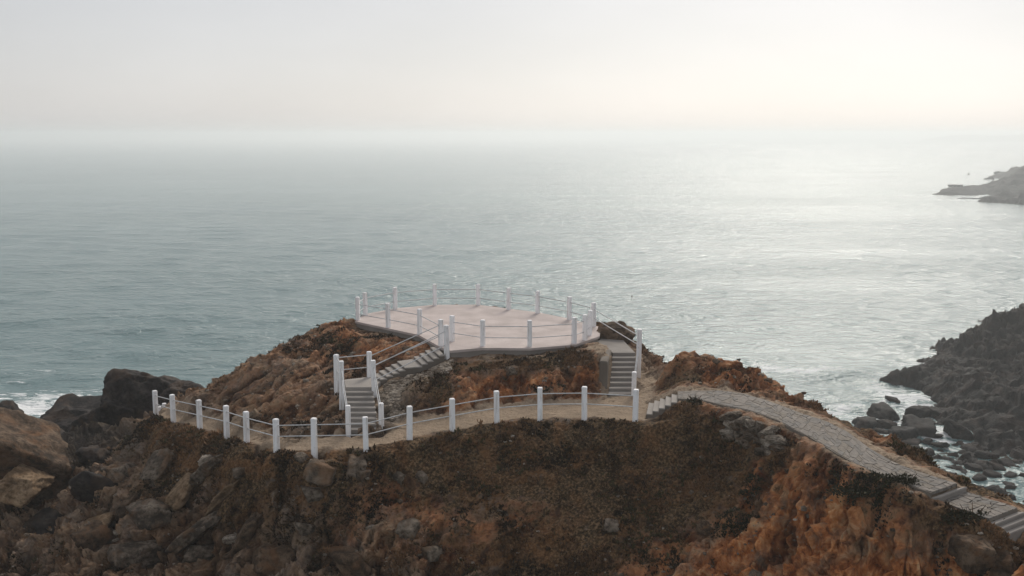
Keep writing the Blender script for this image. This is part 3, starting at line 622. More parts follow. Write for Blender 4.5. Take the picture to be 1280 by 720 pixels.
plroot = empty('viewing_platform', (plat[4].x, plat[4].y, PZ - .6)); tag(plroot, 'wide pinkish concrete viewing platform ringed by white posts on top of the headland', 'platform')
prism('deck', plat, PZ - .10, PZ, M['deck'], plroot, .05, .015)
prism('retaining_wall', plat, PZ - .75, PZ - .10, M['conc'], plroot, -.01, 0)

# paved path: mortar bed with stones set in it
bv, bf = [], []
dense = 44
def poly_at(pts, t):
    t = t * (len(pts) - 1); i = min(int(t), len(pts) - 2); return lerp(pts[i], pts[i + 1], t - i)
def arc(pts):
    L = [0]
    for a, b in zip(pts, pts[1:]): L.append(L[-1] + (b - a).length)
    return [l / L[-1] for l in L], L[-1]
mids = [(a + b) / 2 for a, b in zip(path_n, path_f)]
AL, PLEN = arc(mids)
def strip(s, w):                 # s along 0..1, w across 0 (near edge) .. 1
    t = float(np.interp(s, AL, np.linspace(0, 1, len(AL))))
    return lerp(poly_at(path_n, t), poly_at(path_f, t), w)
for i in range(dense + 1):
    for w in (-.02, .5, 1.02):
        p = strip(i / dense, w); bv.append((p.x, p.y, p.z - .014))
for i in range(dense):
    for k in (0, 1): bf.append((i * 3 + k, i * 3 + k + 1, i * 3 + k + 4, i * 3 + k + 3)[::-1])
nb_ = len(bv)
for i in range(dense + 1):
    for w in (-.02, 1.02):
        p = strip(i / dense, w); bv.append((p.x, p.y, p.z - .35))
for i in range(dense):
    bf.append((i * 3, i * 3 + 3, nb_ + i * 2 + 2, nb_ + i * 2)); bf.append((i * 3 + 2, nb_ + i * 2 + 1, nb_ + i * 2 + 3, i * 3 + 5))
pathbed = mesh_obj('path', bv, bf, M['mortar']); tag(pathbed, 'stone paved footpath curving down along the edge of the headland', 'path', kind='structure')
stone_mats = []
for i, c in enumerate([(.175, .158, .14), (.20, .178, .156), (.16, .148, .134), (.215, .19, .165), (.185, .16, .132)]):
    k = N('paving_stone_tone'); p = k.coord(False); n1 = k.noise(p, 5 + i, 6, .65); n2 = k.noise(p, 30, 4, .6)
    col = k.ramp(n1, [(.3, tuple(x * .6 for x in c)), (.55, c), (.8, tuple(min(1, x * 1.4) for x in c))])
    stone_mats.append(k.done(col, .85, k.bump(n2, .5, .012, k.bump(n1, .4, .02)), .3))
def paving(sfun, rows_, cols, parent, gap=.028, seed=3):
    g = random.Random(seed); o = parent.location
    srow = [0]
    for i in range(rows_): srow.append(srow[-1] + .6 + .8 * g.random())
    srow = [s / srow[-1] for s in srow]
    base_f = sfun
    def sfun(s, w, f=base_f, n=rows_):
        a = math.sin(s * n * 2.3 + w * 7.1) + math.sin(s * n * 1.1 - w * 15.7 + 1.3); b = math.sin(s * n * 3.7 + w * 5.0 + 2) + math.sin(s * n * 1.9 + w * 11.0)
        e = 1 if .02 < s < .98 else 0; e2 = 1 if .02 < w < .98 else .25
        return f(min(1, max(0, s + .20 * a * e / n)), w + .035 * b * e2)
    for r_ in range(rows_):
        nc = cols + g.choice((-1, 0, 0, 1)); cut_ = [0] + sorted((k + .5 * (g.random() - .5)) / nc for k in range(1, nc)) + [1]
        sk = [(g.random() - .5) * .006 for _ in cut_]
        for k in range(nc):
            s0, s1, w0, w1 = srow[r_], srow[r_ + 1], cut_[k], cut_[k + 1]
            q = [sfun(s0, w0 + sk[k] * 3), sfun(s1, w0), sfun(s1, w1), sfun(s0, w1 + sk[k + 1] * 3)]
            c = sum(q, Vector()) / 4; pts = []
            for i in range(4):          # knock corners off so the slabs are irregular
                a, b = q[i], q[(i + 1) % 4]
                pts.append(lerp(a, b, .02 + .07 * g.random())); pts.append(lerp(a, b, .91 + .07 * g.random()))
            h = (g.random() - .5) * .012; tx, ty = (g.random() - .5) * .05, (g.random() - .5) * .05
            top = []
            for p in pts:
                e = p - c; L = e.length; e = e * max(.3, (L - gap) / L); top.append(c + e + Vector((0, 0, h + e.x * tx + e.y * ty)))
            n = len(top); v = [t - o for t in top] + [t - o - Vector((0, 0, .09)) for t in top]
            ar = sum(top[i].x * top[(i + 1) % n].y - top[(i + 1) % n].x * top[i].y for i in range(n))
            f = [tuple(range(n))] + [(i, i + n, (i + 1) % n + n, (i + 1) % n) for i in range(n)]
            if ar < 0: f = [tuple(reversed(x)) for x in f]
            mesh_obj('paving_stone', v, f, g.choice(stone_mats), parent)
paving(strip, 44, 6, pathbed, gap=.013)
lroot = empty('lower_path', (s2_a.x, s2_a.y, CAM_Z - 10.25)); lroot['kind'] = 'structure'
lroot.name = 'path'
prism('bed', [s2_a, l2_a, l2_b, s2_b], CAM_Z - 10.45, CAM_Z - 10.29, M['mortar'], lroot, 0, 0)
def strip2(s, w):
    p = lerp(lerp(s2_a, l2_a, s), lerp(s2_b, l2_b, s), w); return Vector((p.x, p.y, CAM_Z - 10.15 - .1 * s))
paving(strip2, 7, 6, lroot, gap=.013, seed=8)
tag(lroot, 'short paved landing between two sets of steps on the footpath', 'path')

# ------------------------------------------------------------------ railings
def post_mesh(h, w=.175):
    bm = bmesh.new(); a = w / 2
    prof = [(-.25, a), (h - .16, a), (h - .15, a - .012), (h - .135, a - .012), (h - .125, a)]
    return bm, prof
def ring_mesh(name, prof, ch, mat, close=True):
    bm = bmesh.new(); rings = []
    for z, a in prof:
        c = min(ch, a * .6)
        rings.append([bm.verts.new((x, y, z)) for x, y in ((a, -a + c), (a, a - c), (a - c, a), (-a + c, a), (-a, a - c), (-a, -a + c), (-a + c, -a), (a - c, -a))])
    for r0, r1 in zip(rings, rings[1:]):
        for i in range(8): bm.faces.new((r0[i], r0[(i + 1) % 8], r1[(i + 1) % 8], r1[i]))
    bm.faces.new(rings[-1]); bm.faces.new(list(reversed(rings[0])))
    return bm_mesh(name, bm, mat)
POSTS = {}
def post(root, foot, h, yaw, below=0.0):
    key = (round(h, 2), round(below, 2))
    if key not in POSTS:
        a = .088
        POSTS[key] = (ring_mesh('post', [(-.2 - below, a * 1.06), (h - .125, a)], .022, M['paint']), ring_mesh('cap', [(h - .125, a - .014), (h - .112, a - .014), (h - .110, a + .003), (h - .03, a + .003), (h - .006, a - .012), (h, a - .04)], .022, M['paint']))
    p = link('post', POSTS[key][0], root, foot - root.location); p.rotation_euler = (R(rnd.uniform(-.8, .8)), R(rnd.uniform(-.8, .8)), yaw)
    link('cap', POSTS[key][1], p)
    return p
bm = bmesh.new(); bmesh.ops.create_cone(bm, cap_ends=True, segments=10, radius1=1, radius2=1, depth=1)
RAILM = bm_mesh('rail', bm, M['rail'], True)
def rail(root, a, b, r=.024):
    v = b - a; o = link('rail', RAILM, root); o.rotation_mode = 'QUATERNION'
    o.location = (a + b) / 2 - root.location; o.rotation_quaternion = v.to_track_quat('Z', 'Y'); o.scale = (r, r, v.length)
    return o
def railing(label, pts, fr=(.75, .34), group=None, spans=None, r=.019, skip=()):
    """pts: list of (foot point, post height, length below the foot); rails run between neighbours, or along spans"""
    root = empty('railing', pts[0][0]); tag(root, label, 'railing', group)
    n = len(pts)
    for i, (p, h, dn) in enumerate(pts):
        if i in skip: continue
        a = pts[max(0, i - 1)][0]; b = pts[min(n - 1, i + 1)][0]
        post(root, p, h, math.atan2(b.y - a.y, b.x - a.x), dn)
    for i, j in (spans if spans else [(k, k + 1) for k in range(n - 1)]):
        for f in fr:
            A = pts[i][0] + Vector((0, 0, pts[i][1] * f)); B = pts[j][0] + Vector((0, 0, pts[j][1] * f))
            rail(root, A, B, r)
    return root
# along the dirt path
fp = [(p + Vector((0, 0, 0)), 1.16 if i > 0 else 1.1, .25) for i, p in enumerate(fence_pts)]
railing('long white post railing along the dirt path at the brink of the scrubby slope', fp, (.79, .45))
b0 = at_d(207, 533, 45.5); b1 = at_d(200.5, 536, 47.5)
railing('two white posts where the dirt path drops away beside the big boulder', [(Vector((b0.x, b0.y, b0.z)), 1.12, .5), (Vector((b1.x, b1.y, b1.z)), 1.12, .5)], (.79, .45))
def pz(px, py): return at_z(px, py, PLAT)
H = 1.1
outer = [(447.5, 400), (457, 393.5), (494, 386.2), (543.5, 381.8), (598, 381.6), (636, 387), (672, 391.5), (711.5, 399.5), (742, 408)]
railing('white post railing round the seaward edge of the viewing platform', [(pz(*p), H, .3) for p in outer])
railing('white post railing on the platform edge above the side-on stair flight', [(pz(*p), H, .3) for p in [(450, 402.5), (485.5, 409), (524.7, 417), (551, 432)]], (.75, .32), spans=[(0, 1), (1, 2), (2, 3)], skip=(0,))
railing('white post railing on the platform edge facing the red bank and dirt path', [(pz(*p), H, .3) for p in [(565, 426.5), (603.5, 432.5), (662, 433), (717.5, 429), (731, 425), (737, 419)]], (.75, .32))
# landing and flights by the bank
T1 = at_z(421, 475, 9.55); T2 = at_z(427, 485, 9.55); U1 = at_z(462, 471, 9.55); U2 = at_z(467.5, 484, 9.55)
V1 = at_z(435.5, 543, 10.7); V2 = at_z(477, 539, 10.66)
S1 = at_z(558.5, 438, PLAT); S1 = Vector((S1.x, S1.y - .05, PZ))
D1 = pz(551, 432)
railing('white posts and rails at the back of the small stair landing', [(T2, 1.06, .6), (T1, 1.03, .6), (U1, 1.03, .25)], (.87, .38), skip=(0,), spans=[(0, 1), (1, 2)])
railing('white stair railing on the scrub side of the straight flight', [(V1, 1.08, .3), (T2, 1.06, .75)], (.80, .42))
railing('white stair railing on the rubble side of the straight flight', [(V2, 1.06, .3), (U2, 1.06, .4)], (.80, .42))
railing('sloping pipe rails on the platform side of the side-on stair flight', [(U1, 1.03, .1), (D1, 1.1, .1)], (.80, .38), skip=(0, 1))
railing('sloping pipe rails and tall post on the rubble side of the side-on stair flight', [(U2, 1.06, .1), (S1, 1.05, .75)], (.78, .24), skip=(0,))
# the narrow stair
K = pz(742, 408); O = at_d(798.5, 443, 40.2); Wp = at_z(792, 498, 10.12)
railing('white rail and posts following the outer side of the narrow steep stair', [(K, H, .2), (O, 1.06, 1.3), (Wp, 1.06, .3)], (.72, .36), skip=(0,))

# ------------------------------------------------------------------ rocks
def rock_mesh(name, seed, dims, mat, sub=4, nf=16, rough=.05, sharp=True, flat=.0):
    g = np.random.default_rng(seed); bm = bmesh.new(); bmesh.ops.create_icosphere(bm, subdivisions=sub, radius=1)
    D = np.array([v.co[:] for v in bm.verts]); nrm = g.normal(size=(nf, 3)); nrm /= np.linalg.norm(nrm, axis=1, keepdims=True)
    q_, _ = np.linalg.qr(g.normal(size=(3, 3))); q_ = q_ * .45 + np.eye(3); q_ /= np.linalg.norm(q_, axis=1, keepdims=True)
    nrm = np.concatenate([nrm, q_, -q_]); dist = np.concatenate([g.uniform(.80, 1.12, nf), g.uniform(.66, .86, 6)]); dots = D @ nrm.T
    rr = np.where(dots > .05, dist / np.maximum(dots, .05), 9); r_ = np.minimum(rr.min(1), 1.4)
    r_ = r_ + rough * fbm(D * 2.6 + seed, 6, seed % 97, .6) + rough * 1.1 * facets(D * 1.0 + seed * 3.1, .55, seed % 89)[0]
    P = D * r_[:, None] * np.array(dims)
    F_ = np.array([[v.index for v in f.verts] for f in bm.faces]); bm.free()
    return np_mesh(name, P, F_, mat, smooth=not sharp)
def rock(name, label, cat, loc, dims, mat, seed, sub=4, rot=(0, 0, 0), group=None, nf=16, rough=.075, sharp=False):
    o = link(name, rock_mesh(name, seed, dims, M[mat], sub, nf, rough, sharp), None, loc); o.rotation_euler = rot
    return tag(o, label, cat, group)
def rk_at(px, py, d): return at_d(px, py, d)
p = rk_at(184, 502, 52); rock('boulder', 'largest dark angular boulder standing above the end of the path railing', 'boulder', p, (2.15, 1.6, 1.75), 'dark', 41, 5, (0, .10, .15), nf=6, rough=.07)
p = rk_at(150, 515, 51); rock('boulder', 'dark block leaning at the foot of the largest boulder', 'boulder', p, (1.1, 1.0, .9), 'dark', 15, 5, (.2, .3, .3), nf=12)
p = rk_at(232, 500, 50); rock('boulder', 'low dark rock hump between the largest boulder and the mound', 'boulder', p, (1.3, 1.2, 1.0), 'dark', 16, 5, (.1, .2, 1.3), nf=14)
p = rk_at(205, 500, 54); rock('boulder', 'dark rock shoulder behind the low end of the path railing', 'boulder', p, (1.9, 1.5, 1.2), 'dark', 17, 5, (.1, .2, .4), nf=14)
p = rk_at(98, 545, 60); rock('boulder', 'long dark rock ledge above the surf beside the largest boulder', 'boulder', p, (3.3, 2.2, 2.1), 'dark', 45, 5, (.0, -.12, .1), nf=8)
p = rk_at(115, 535, 55); rock('boulder', 'sloping grey rock slab below the largest boulder', 'boulder', p, (1.6, 1.4, .95), 'dark', 21, 5, (.0, -.5, .1), nf=10)
p = rk_at(8, 568, 42); rock('boulder', 'huge smooth brown rock dome beside the rock gully', 'boulder', p, (3.1, 2.6, 1.95), 'brown', 23, 5, (.0, .32, .1), nf=9, rough=.04)
p = rk_at(5, 520, 47); rock('boulder', 'small dark knob on top of the brown rock dome', 'boulder', p, (.75, .7, .55), 'dark', 24, 4, nf=12)
p = rk_at(28, 605, 39.5); rock('boulder', 'tan weathered boulder below the brown rock dome', 'boulder', p, (1.15, 1.0, .62), 'tan', 25, 5, (.0, .15, .1), nf=12)
for i, (x, y, d, sx, sy, sz, m, lb) in enumerate([
        (120, 608, 39.5, 1.05, .9, .75, 'dark', 'dark cubic boulder in the middle of the rock gully'), (118, 568, 44, 1.0, .8, .45, 'dark', 'flat dark slab wedged across the gully'), (75, 590, 42, .9, .8, .5, 'brown', 'brown block in the shade of the rock dome'),
        (150, 590, 40, .8, .7, .45, 'grey', 'grey slab on the railing side of the gully'), (115, 670, 35.6, .8, .7, .5, 'brown', 'rounded brown boulder low in the gully'), (60, 655, 37, .9, .8, .5, 'dark', 'dark low rock under the tan boulder'),
        (190, 640, 36.5, .9, .6, .5, 'grey', 'grey ledge stone on the rocky slope'), (170, 690, 35, 1.0, .7, .45, 'grey', 'broad grey ledge at the foot of the rocky slope'), (250, 690, 33.6, .6, .5, .4, 'grey', 'squat grey block on the rocky slope'),
        (403, 588, 33.3, .58, .5, .42, 'grey', 'square grey boulder just below the path railing'), (445, 582, 33.0, .42, .4, .38, 'grey', 'pair-top tan grey boulder beside the square grey boulder'), (452, 592, 32.7, .3, .3, .25, 'grey', 'small grey stone under the tan grey boulder'),
        (378, 572, 34, .28, .25, .18, 'grey', 'low flat stone touching the square grey boulder'), (262, 574, 37, .45, .4, .26, 'pale', 'pale tan boulder in scrub below the path railing'), (300, 590, 35.6, .28, .25, .2, 'grey', 'pinkish grey stone in scrub below the pale tan boulder'),
        (390, 615, 33, .4, .35, .28, 'grey', 'grey boulder half sunk under the square grey boulder'), (500, 597, 32.7, .24, .2, .2, 'grey', 'small grey block in scrub with orange earth beside it'), (528, 597, 32.7, .26, .2, .22, 'grey', 'second small grey block along the brown scrub ledge'),
        (380, 660, 32, .38, .3, .26, 'grey', 'grey angular block on the brown rocky face'), (340, 700, 32, .9, .5, .6, 'brown', 'large brown slab low on the rocky face'), (440, 700, 30.7, .8, .5, .5, 'brown', 'brown outcrop block low on the slope'),
        (540, 690, 30.7, .40, .35, .3, 'grey', 'grey outcrop block on the orange brown slope'), (510, 660, 31.4, .45, .35, .3, 'grey', 'wide grey outcrop above the brown outcrop block'), (765, 655, 31.2, .3, .25, .2, 'grey', 'grey stone in scrub on the wide dark slope'),
        (1215, 690, 26.4, .6, .5, .5, 'brown', 'brown rock knob under the three stone steps'), (1250, 705, 25.8, .5, .4, .35, 'brown', 'lower brown rock knob under the three stone steps')]):
    q = surface_hit(x, y) - ray(x, y).normalized() * (.22 * sy) + Vector((0, 0, -.12 * sz))
    rock('boulder', lb, 'boulder', q, (sx, sy, sz), m, 100 + i, 4, (rnd.uniform(-.2, .2), rnd.uniform(-.2, .2), rnd.uniform(0, 6)), nf=11)
for i, (x0, y0, x1, y1, w, h, m, lb) in enumerate([(280, 574, 240, 606, .26, .26, 'grey', 'slanting grey slab ridge just below the low end of the path railing'), (245, 595, 205, 640, .32, .26, 'tan', 'slanting tan slab ridge in the middle of the rocky slope'), (215, 560, 175, 605, .34, .3, 'grey', 'slanting grey slab ridge at the rim of the gully'),
        (300, 600, 262, 640, .22, .2, 'tan', 'short tan slab ridge amid scrub on the rocky slope'), (275, 640, 215, 690, .36, .3, 'grey', 'broken grey slab ridge above the squat grey block'), (180, 610, 140, 650, .3, .28, 'brown', 'brown slab ridge dipping into the gully'), (330, 640, 290, 690, .34, .3, 'brown', 'brown slab ridge above the large brown slab'), (130, 640, 95, 690, .34, .3, 'tan', 'tan slab ridge beside the rounded brown boulder')]):
    a, b = surface_hit(x0, y0), surface_hit(x1, y1); L = (b - a).length
    o = rock('outcrop_rock', lb, 'rock', (a + b) / 2, (L * .46, w * 1.9, h * 1.05), m, 620 + i, 4, nf=9, rough=.10); o.rotation_mode = 'QUATERNION'
    o.rotation_quaternion = (b - a).to_track_quat('X', 'Z')
p = rk_at(769, 418, 43.6); rock('rock_mound', 'round scrub covered hump between platform corner and narrow stair', 'rock', p, (.95, .8, .62), 'brown', 77, 5, nf=30, rough=.05)
# rocks in the surf
for i, (x, y, sx, sy, sz, lb) in enumerate([
        (1115, 500, 1.6, .8, .5, 'thin dark reef awash farthest out from the wet shore'), (1103, 518, 2.6, 1.3, 1.0, 'long dark rock lying across the surf'), (1078, 532, 1.8, 1.3, .9, 'dark rock in surf under the paved path knoll'), (1104, 532, 1.3, .9, .7, 'small dark rock beside the long surf rock'),
        (1148, 540, 2.4, 1.9, 1.5, 'big dark rock standing in the pale tide pool'), (1130, 546, 1.9, 1.5, 1.1, 'sloping grey-black rock joined to the big tide pool rock'), (1198, 545, 1.25, 1.2, 1.25, 'round dark rock at the edge of the tide pool'), (1150, 516, 1.5, 1.2, .9, 'dark rock at the mouth of the tide pool'),
        (1172, 518, 1.3, 1.0, .7, 'low dark rock between pool and shore'), (1088, 548, 1.4, 1.2, .8, 'dark rock close under the headland'), (1190, 520, 1.7, 1.4, 1.1, 'blocky rock on the shore side of the pool mouth'), (1136, 526, .7, .6, .35, 'little rock between the surf rocks'), (1176, 556, .8, .6, .3, 'flat stone in the tide pool')]):
    c = at_z(x, y, CAM_Z - .1); rock('sea_rock', lb, 'rock', c, (sx, sy, sz), 'shore', 300 + i, 4, (0, rnd.uniform(-.2, .2), rnd.uniform(0, 6)), 'rocks standing in the surf', nf=12, rough=.08)
SR = [rock_mesh('shore_stone', 700 + i, (1, .85, .65), M['shore'], 3, 10, .08, False) for i in range(5)]
gs = random.Random(12)
for i in range(34):
    x, y = gs.uniform(1085, 1275), gs.uniform(528, 625)
    if y < 528 + (x - 1085) * .25 - 8 or y > 560 + (x - 1085) * .42: y = 540 + (x - 1085) * .33 + gs.uniform(-10, 14)
    o = link('shore_stone', SR[i % 5], None, at_z(x, y, CAM_Z - .12)); k_ = gs.uniform(.35, .95); o.scale = (k_ * gs.uniform(.8, 1.5), k_, k_ * gs.uniform(.6, 1)); o.rotation_euler = (0, gs.uniform(-.3, .3), gs.uniform(0, 6))
    tag(o, 'small dark stone half awash in the tide pools below the paved path', 'stone', 'small stones in the tide pools')
for i, (x, y, sx, sy, sz, lb) in enumerate([(1194, 233.5, 7, 4, 1.7, 'dark skerry just off the tip of the hazy point'), (1237, 224, 6, 4, 1.3, 'low skerry behind the hazy point'), (1251, 217.5, 9, 5, 1.8, 'broader skerry farthest behind the hazy point')]):
    c = at_z(x, y, CAM_Z); rock('skerry', lb, 'rock', c, (sx, sy, sz), 'headfar', 340 + i, 4, (0, .08, rnd.uniform(0, 6)), 'skerries off the hazy point', nf=10, rough=.1)
for (x, y, lb) in [(790, 371, 'tiny dark buoy floating beyond the narrow stair'), (1211, 218, 'tiny dark buoy floating off the hazy point')]:
    c = at_z(x, y, CAM_Z); s = .22 if y > 300 else .9
    root = empty('buoy', c); tag(root, lb, 'buoy')
    bm = bmesh.new(); bmesh.ops.create_uvsphere(bm, u_segments=14, v_segments=8, radius=s)
    for v in bm.verts: v.co.z *= .8
    link('float', bm_mesh('float', bm, M['dark'], True), root)
    bm = bmesh.new(); bmesh.ops.create_cone(bm, cap_ends=True, segments=8, radius1=s * .18, radius2=s * .12, depth=s * 1.4)
    link('staff', bm_mesh('staff', bm, M['dark'], True), root, (0, 0, s * 1.3))

# dry stone retaining wall under the paved path
wroot = empty('retaining_wall', at_d(935, 548, 32.4)); wroot.name = 'stone_wall'; tag(wroot, 'rough stone retaining wall set into scrub under the bend of the paved path', 'wall')
A0, A1 = at_d(903, 513, 33.4), at_d(968, 535, 31.9)
wp = [Vector((A0.x, A0.y, A0.z)), Vector((A1.x, A1.y, A1.z))]; g = random.Random(5); SM = [rock_mesh('stone', 400 + i, (.62, .62, .62), M['grey' if i % 2 else 'pale'], 3, 3, .025, True) for i in range(6)]
ux = (wp[1] - wp[0]).normalized(); Lw = (wp[1] - wp[0]).length
for row in range(4):
    s = g.uniform(0, .15)
    while s < Lw - .1:
        w = g.uniform(.26, .52); h = .27
        p = wp[0] + ux * (s + w / 2) + Vector((0, -.16 - row * .10, -.10 - row * .235 + g.uniform(-.03, .03)))
        o = link('stone', g.choice(SM), wroot, p - wroot.location); o.rotation_euler = (g.uniform(-.3, .3), g.uniform(-.3, .3), math.atan2(ux.y, ux.x) + g.uniform(-.2, .2)); o.scale = (w * 1.12, .42, h * 1.15)
        s += w

# ------------------------------------------------------------------ loose stones and scrub
def scatter(weight, n, seed):
    g = np.random.default_rng(seed); w = (weight * cellA).ravel(); w = np.where((np.abs(X[:-1, :-1].ravel()) < 23) & (Y[:-1, :-1].ravel() > 23) & (Y[:-1, :-1].ravel() < 52), w, 0)
    c = np.cumsum(w); i = np.searchsorted(c, g.random(n) * c[-1]); i = np.minimum(i, len(w) - 1); j, k = np.divmod(i, nx - 1); u, v = g.random(n)[:, None], g.random(n)[:, None]
    a, b, cc = VG[j, k], VG[j, k + 1], VG[j + 1, k]
    return a + (b - a) * u + (cc - a) * v, nn[j, k], MK[j, k], g
vegc = MK[:-1, :-1, 1]; kc = (keep[:-1, :-1] > .98).astype(float)
sandc = MK[:-1, :-1, 3]
patch = fbm(np.stack([X.ravel() * .8, Y.ravel() * .8, X.ravel() * 0], 1), 4, 77).reshape(X.shape)[:-1, :-1]
patch2 = fbm(np.stack([X.ravel() * 2.6, Y.ravel() * 2.6, X.ravel() * 0], 1), 3, 87).reshape(X.shape)[:-1, :-1]
wv = np.clip(vegc + patch * .85 + patch2 * .60 - .52, 0, 1) * (vegc > .1) * kc * (sandc < .35)
def make_scrub(n_tuft, blades, seed):
    P, Nn, mk_, g = scatter(wv, n_tuft, seed)
    size = g.uniform(.035, .10, n_tuft) * (1 + .8 * (g.random(n_tuft) > .93))
    tone = np.clip(fbm(P * .55, 5, 44, .65) * .75 + .45 + g.normal(0, .16, n_tuft), 0, 1)
    Pb = np.repeat(P, blades, 0); sz = np.repeat(size, blades); n = len(Pb)
    ang = g.random(n) * 6.283; lean = g.uniform(.15, 1.1, n)
    dirv = np.stack([np.cos(ang) * lean, np.sin(ang) * lean, np.ones(n)], 1) + np.repeat(Nn, blades, 0) * .5; dirv /= np.linalg.norm(dirv, axis=1, keepdims=True)
    side = np.stack([-np.sin(ang), np.cos(ang), g.normal(0, .3, n)], 1)
    root = Pb + np.stack([np.cos(ang), np.sin(ang), np.zeros(n)], 1) * (g.random(n) * sz * .8)[:, None] - np.array([0, 0, .015])
    L = sz * g.uniform(.6, 1.5, n); wd = sz * g.uniform(.16, .36, n)
    mid = root + dirv * (L * .55)[:, None]
    Vv = np.stack([root, mid + side * wd[:, None], root + dirv * L[:, None], mid - side * wd[:, None]], 1).reshape(-1, 3)
    Fv = np.arange(n * 4).reshape(-1, 4)
    me = np_mesh('scrub', Vv, Fv, M['scrub'], False)
    A = np.array([.020, .015, .008]); B = np.array([.078, .046, .024]); C = np.array([.22, .122, .060]); G = np.array([.062, .054, .022])
    t = np.repeat(tone, blades)[:, None] + g.normal(0, .08, n)[:, None]; t = np.clip(t, 0, 1)
    col = np.where(t < .6, A + (B - A) * (t / .6), B + (C - B) * ((t - .6) / .4))
    gr = np.repeat((fbm(P * .7, 3, 66) * .5 + g.random(n_tuft) > .97), blades)[:, None]; col = np.where(gr, G, col)
    set_attr(me, 'tint', np.repeat(np.concatenate([col, np.ones((n, 1))], 1), 4, 0))
    tag(link('scrub', me), 'low dark brown heath and dry grass covering the slope', 'scrub', kind='stuff')
make_scrub(62000, 7, 9)
def shrub(px, py, dims, label, seed, n=2600):
    c = surface_hit(px, py); g = np.random.default_rng(seed); root = empty('shrub', c); tag(root, label, 'shrub', 'shrubs hanging over the eroded brink')
    u = g.normal(size=(n, 3)); u /= np.linalg.norm(u, axis=1, keepdims=True); u *= g.uniform(.45, 1, n)[:, None] ** .5
    lump = 1 + .45 * fbm(u * 2.3 + seed, 3, seed); Pc = u * lump[:, None] * np.array(dims); Pc[:, 2] = np.abs(Pc[:, 2]) * .9 - .12
    for q in Pc: q[2] += top_z(c.x + q[0], c.y + q[1]) - c.z if abs(top_z(c.x + q[0], c.y + q[1]) - c.z) < .5 else 0
    dv = u + g.normal(0, .5, (n, 3)) + np.array([0, 0, .5]); dv /= np.linalg.norm(dv, axis=1, keepdims=True); sd_ = np.cross(dv, g.normal(size=(n, 3))); sd_ /= np.linalg.norm(sd_, axis=1, keepdims=True)
    L = g.uniform(.05, .11, n)[:, None]; w = L * g.uniform(.2, .4, n)[:, None]
    Vv = np.stack([Pc, Pc + dv * L * .5 + sd_ * w, Pc + dv * L, Pc + dv * L * .5 - sd_ * w], 1).reshape(-1, 3)
    me = np_mesh('foliage', Vv, np.arange(n * 4).reshape(-1, 4), M['scrub'], False)
    t = np.clip(g.normal(.4, .25, n), 0, 1)[:, None]; col = np.array([.016, .017, .008]) * (1 - t) + np.array([.062, .055, .024]) * t
    set_attr(me, 'tint', np.repeat(np.concatenate([col, np.ones((n, 1))], 1), 4, 0)); link('foliage', me, root)
    bm = bmesh.new()
    for i in range(5):
        a = i * 1.3; r_ = bmesh.ops.create_cone(bm, cap_ends=True, segments=5, radius1=.018, radius2=.008, depth=.5, matrix=Matrix.Translation((math.cos(a) * dims[0] * .3, math.sin(a) * dims[1] * .3, .1)) @ Matrix.Rotation(.6, 4, Vector((-math.sin(a), math.cos(a), 0))))
    link('stem', bm_mesh('stem', bm, M['brown']), root)
shrub(1085, 612, (.95, .40, .30), 'dark shrub draped over the orange brink below the middle of the paved path', 51)
shrub(1132, 605, (.55, .35, .30), 'dark shrub mound touching the near edge of the paved path', 52, 1800)
shrub(918, 652, (.80, .35, .22), 'dark shrub fringe along the rim of the orange cliff', 53, 2000)
shrub(940, 612, (.45, .3, .2), 'small dark shrub at the head of the bare streak', 54, 1200)
shrub(1215, 645, (.7, .35, .25), 'dark shrub strip beside the short paved landing', 55, 1800)
shrub(868, 505, (.30, .28, .26), 'small dark shrub at the top of the pale block steps', 56, 900)
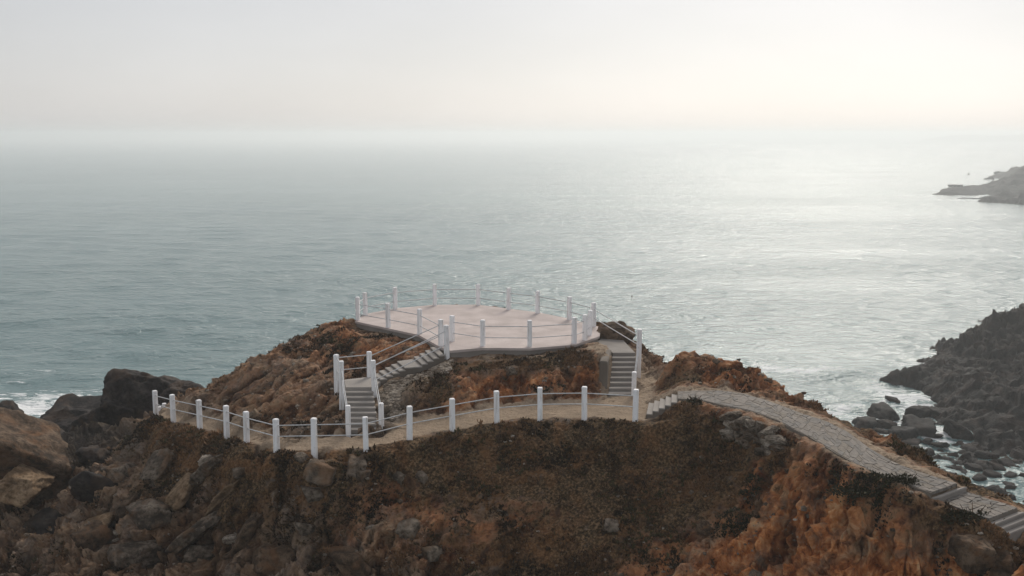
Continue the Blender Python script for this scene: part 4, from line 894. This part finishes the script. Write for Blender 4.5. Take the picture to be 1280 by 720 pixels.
def make_scree(n, seed, wt, mat, s0, s1, name, label):
    P, Nn, mk_, g = scatter(wt, n, seed)
    bm = bmesh.new(); bmesh.ops.create_icosphere(bm, subdivisions=1, radius=1); D = np.array([v.co[:] for v in bm.verts]); F0 = np.array([[v.index for v in f.verts] for f in bm.faces]); bm.free()
    s = s0 + s1 * g.random(n) ** 3
    sc = np.stack([s * g.uniform(.8, 1.5, n), s * g.uniform(.8, 1.5, n), s * g.uniform(.5, 1, n)], 1)
    Vv = P[:, None, :] + D[None] * sc[:, None, :] * (1 + g.normal(0, .16, (n, len(D), 1)))
    Fv = (F0[None] + (np.arange(n) * len(D))[:, None, None]).reshape(-1, 3)
    me = np_mesh('loose_stones', Vv.reshape(-1, 3), Fv, M[mat], False)
    tag(link(name, me), label, 'scree', kind='stuff')
wt0 = np.clip(.12 + patch * .9 + patch2 * .5, 0, 1) * kc * (sandc < .5)
make_scree(8000, 21, wt0, 'pale', .014, .060, 'scree', 'small pale loose stones strewn over the slope')
make_scree(7000, 22, wt0 * (vegc < .6), 'grey', .02, .09, 'scree', 'small brown grey rubble on the bare parts of the slope')
gm = (MK[:-1, :-1, 0] < .09) * (vegc < .25) * (sandc < .28) * (MK[:-1, :-1, 2] < .35) * kc * (X[:-1, :-1] < -1.5) * (Y[:-1, :-1] < 40)
make_scree(1500, 23, gm, 'pale', .03, .07, 'scree', 'grey stone rubble heaped below the side-on stair flight')
# stones large enough to tell apart
SM2 = [rock_mesh('stone', 500 + i, (1, 1, .7), M[('grey', 'pale', 'brown')[i % 3]], 3, 10, .06, True) for i in range(9)]
P, Nn, mk_, g = scatter(np.clip(.5 - np.abs(vegc - .35), .02, 1) * kc * (sandc < .4) * (Y[:-1, :-1] < 44) * (MK[:-1, :-1, 4] < .5) * np.where(X[:-1, :-1] < -2, 2.0, .7), 260, 31)
for q in P:
    o = link('loose_stone', SM2[int(g.integers(9))], None, Vector(q)); s = float(.08 + .26 * g.random() ** 2); o.scale = (s * g.uniform(.8, 1.4), s, s * g.uniform(.6, 1)); o.rotation_euler = tuple(g.uniform(-.5, .5, 2)) + (g.uniform(0, 6),)
    tag(o, 'fist to head sized loose stone lying on the scrubby slope', 'stone', 'loose stones on the slope')
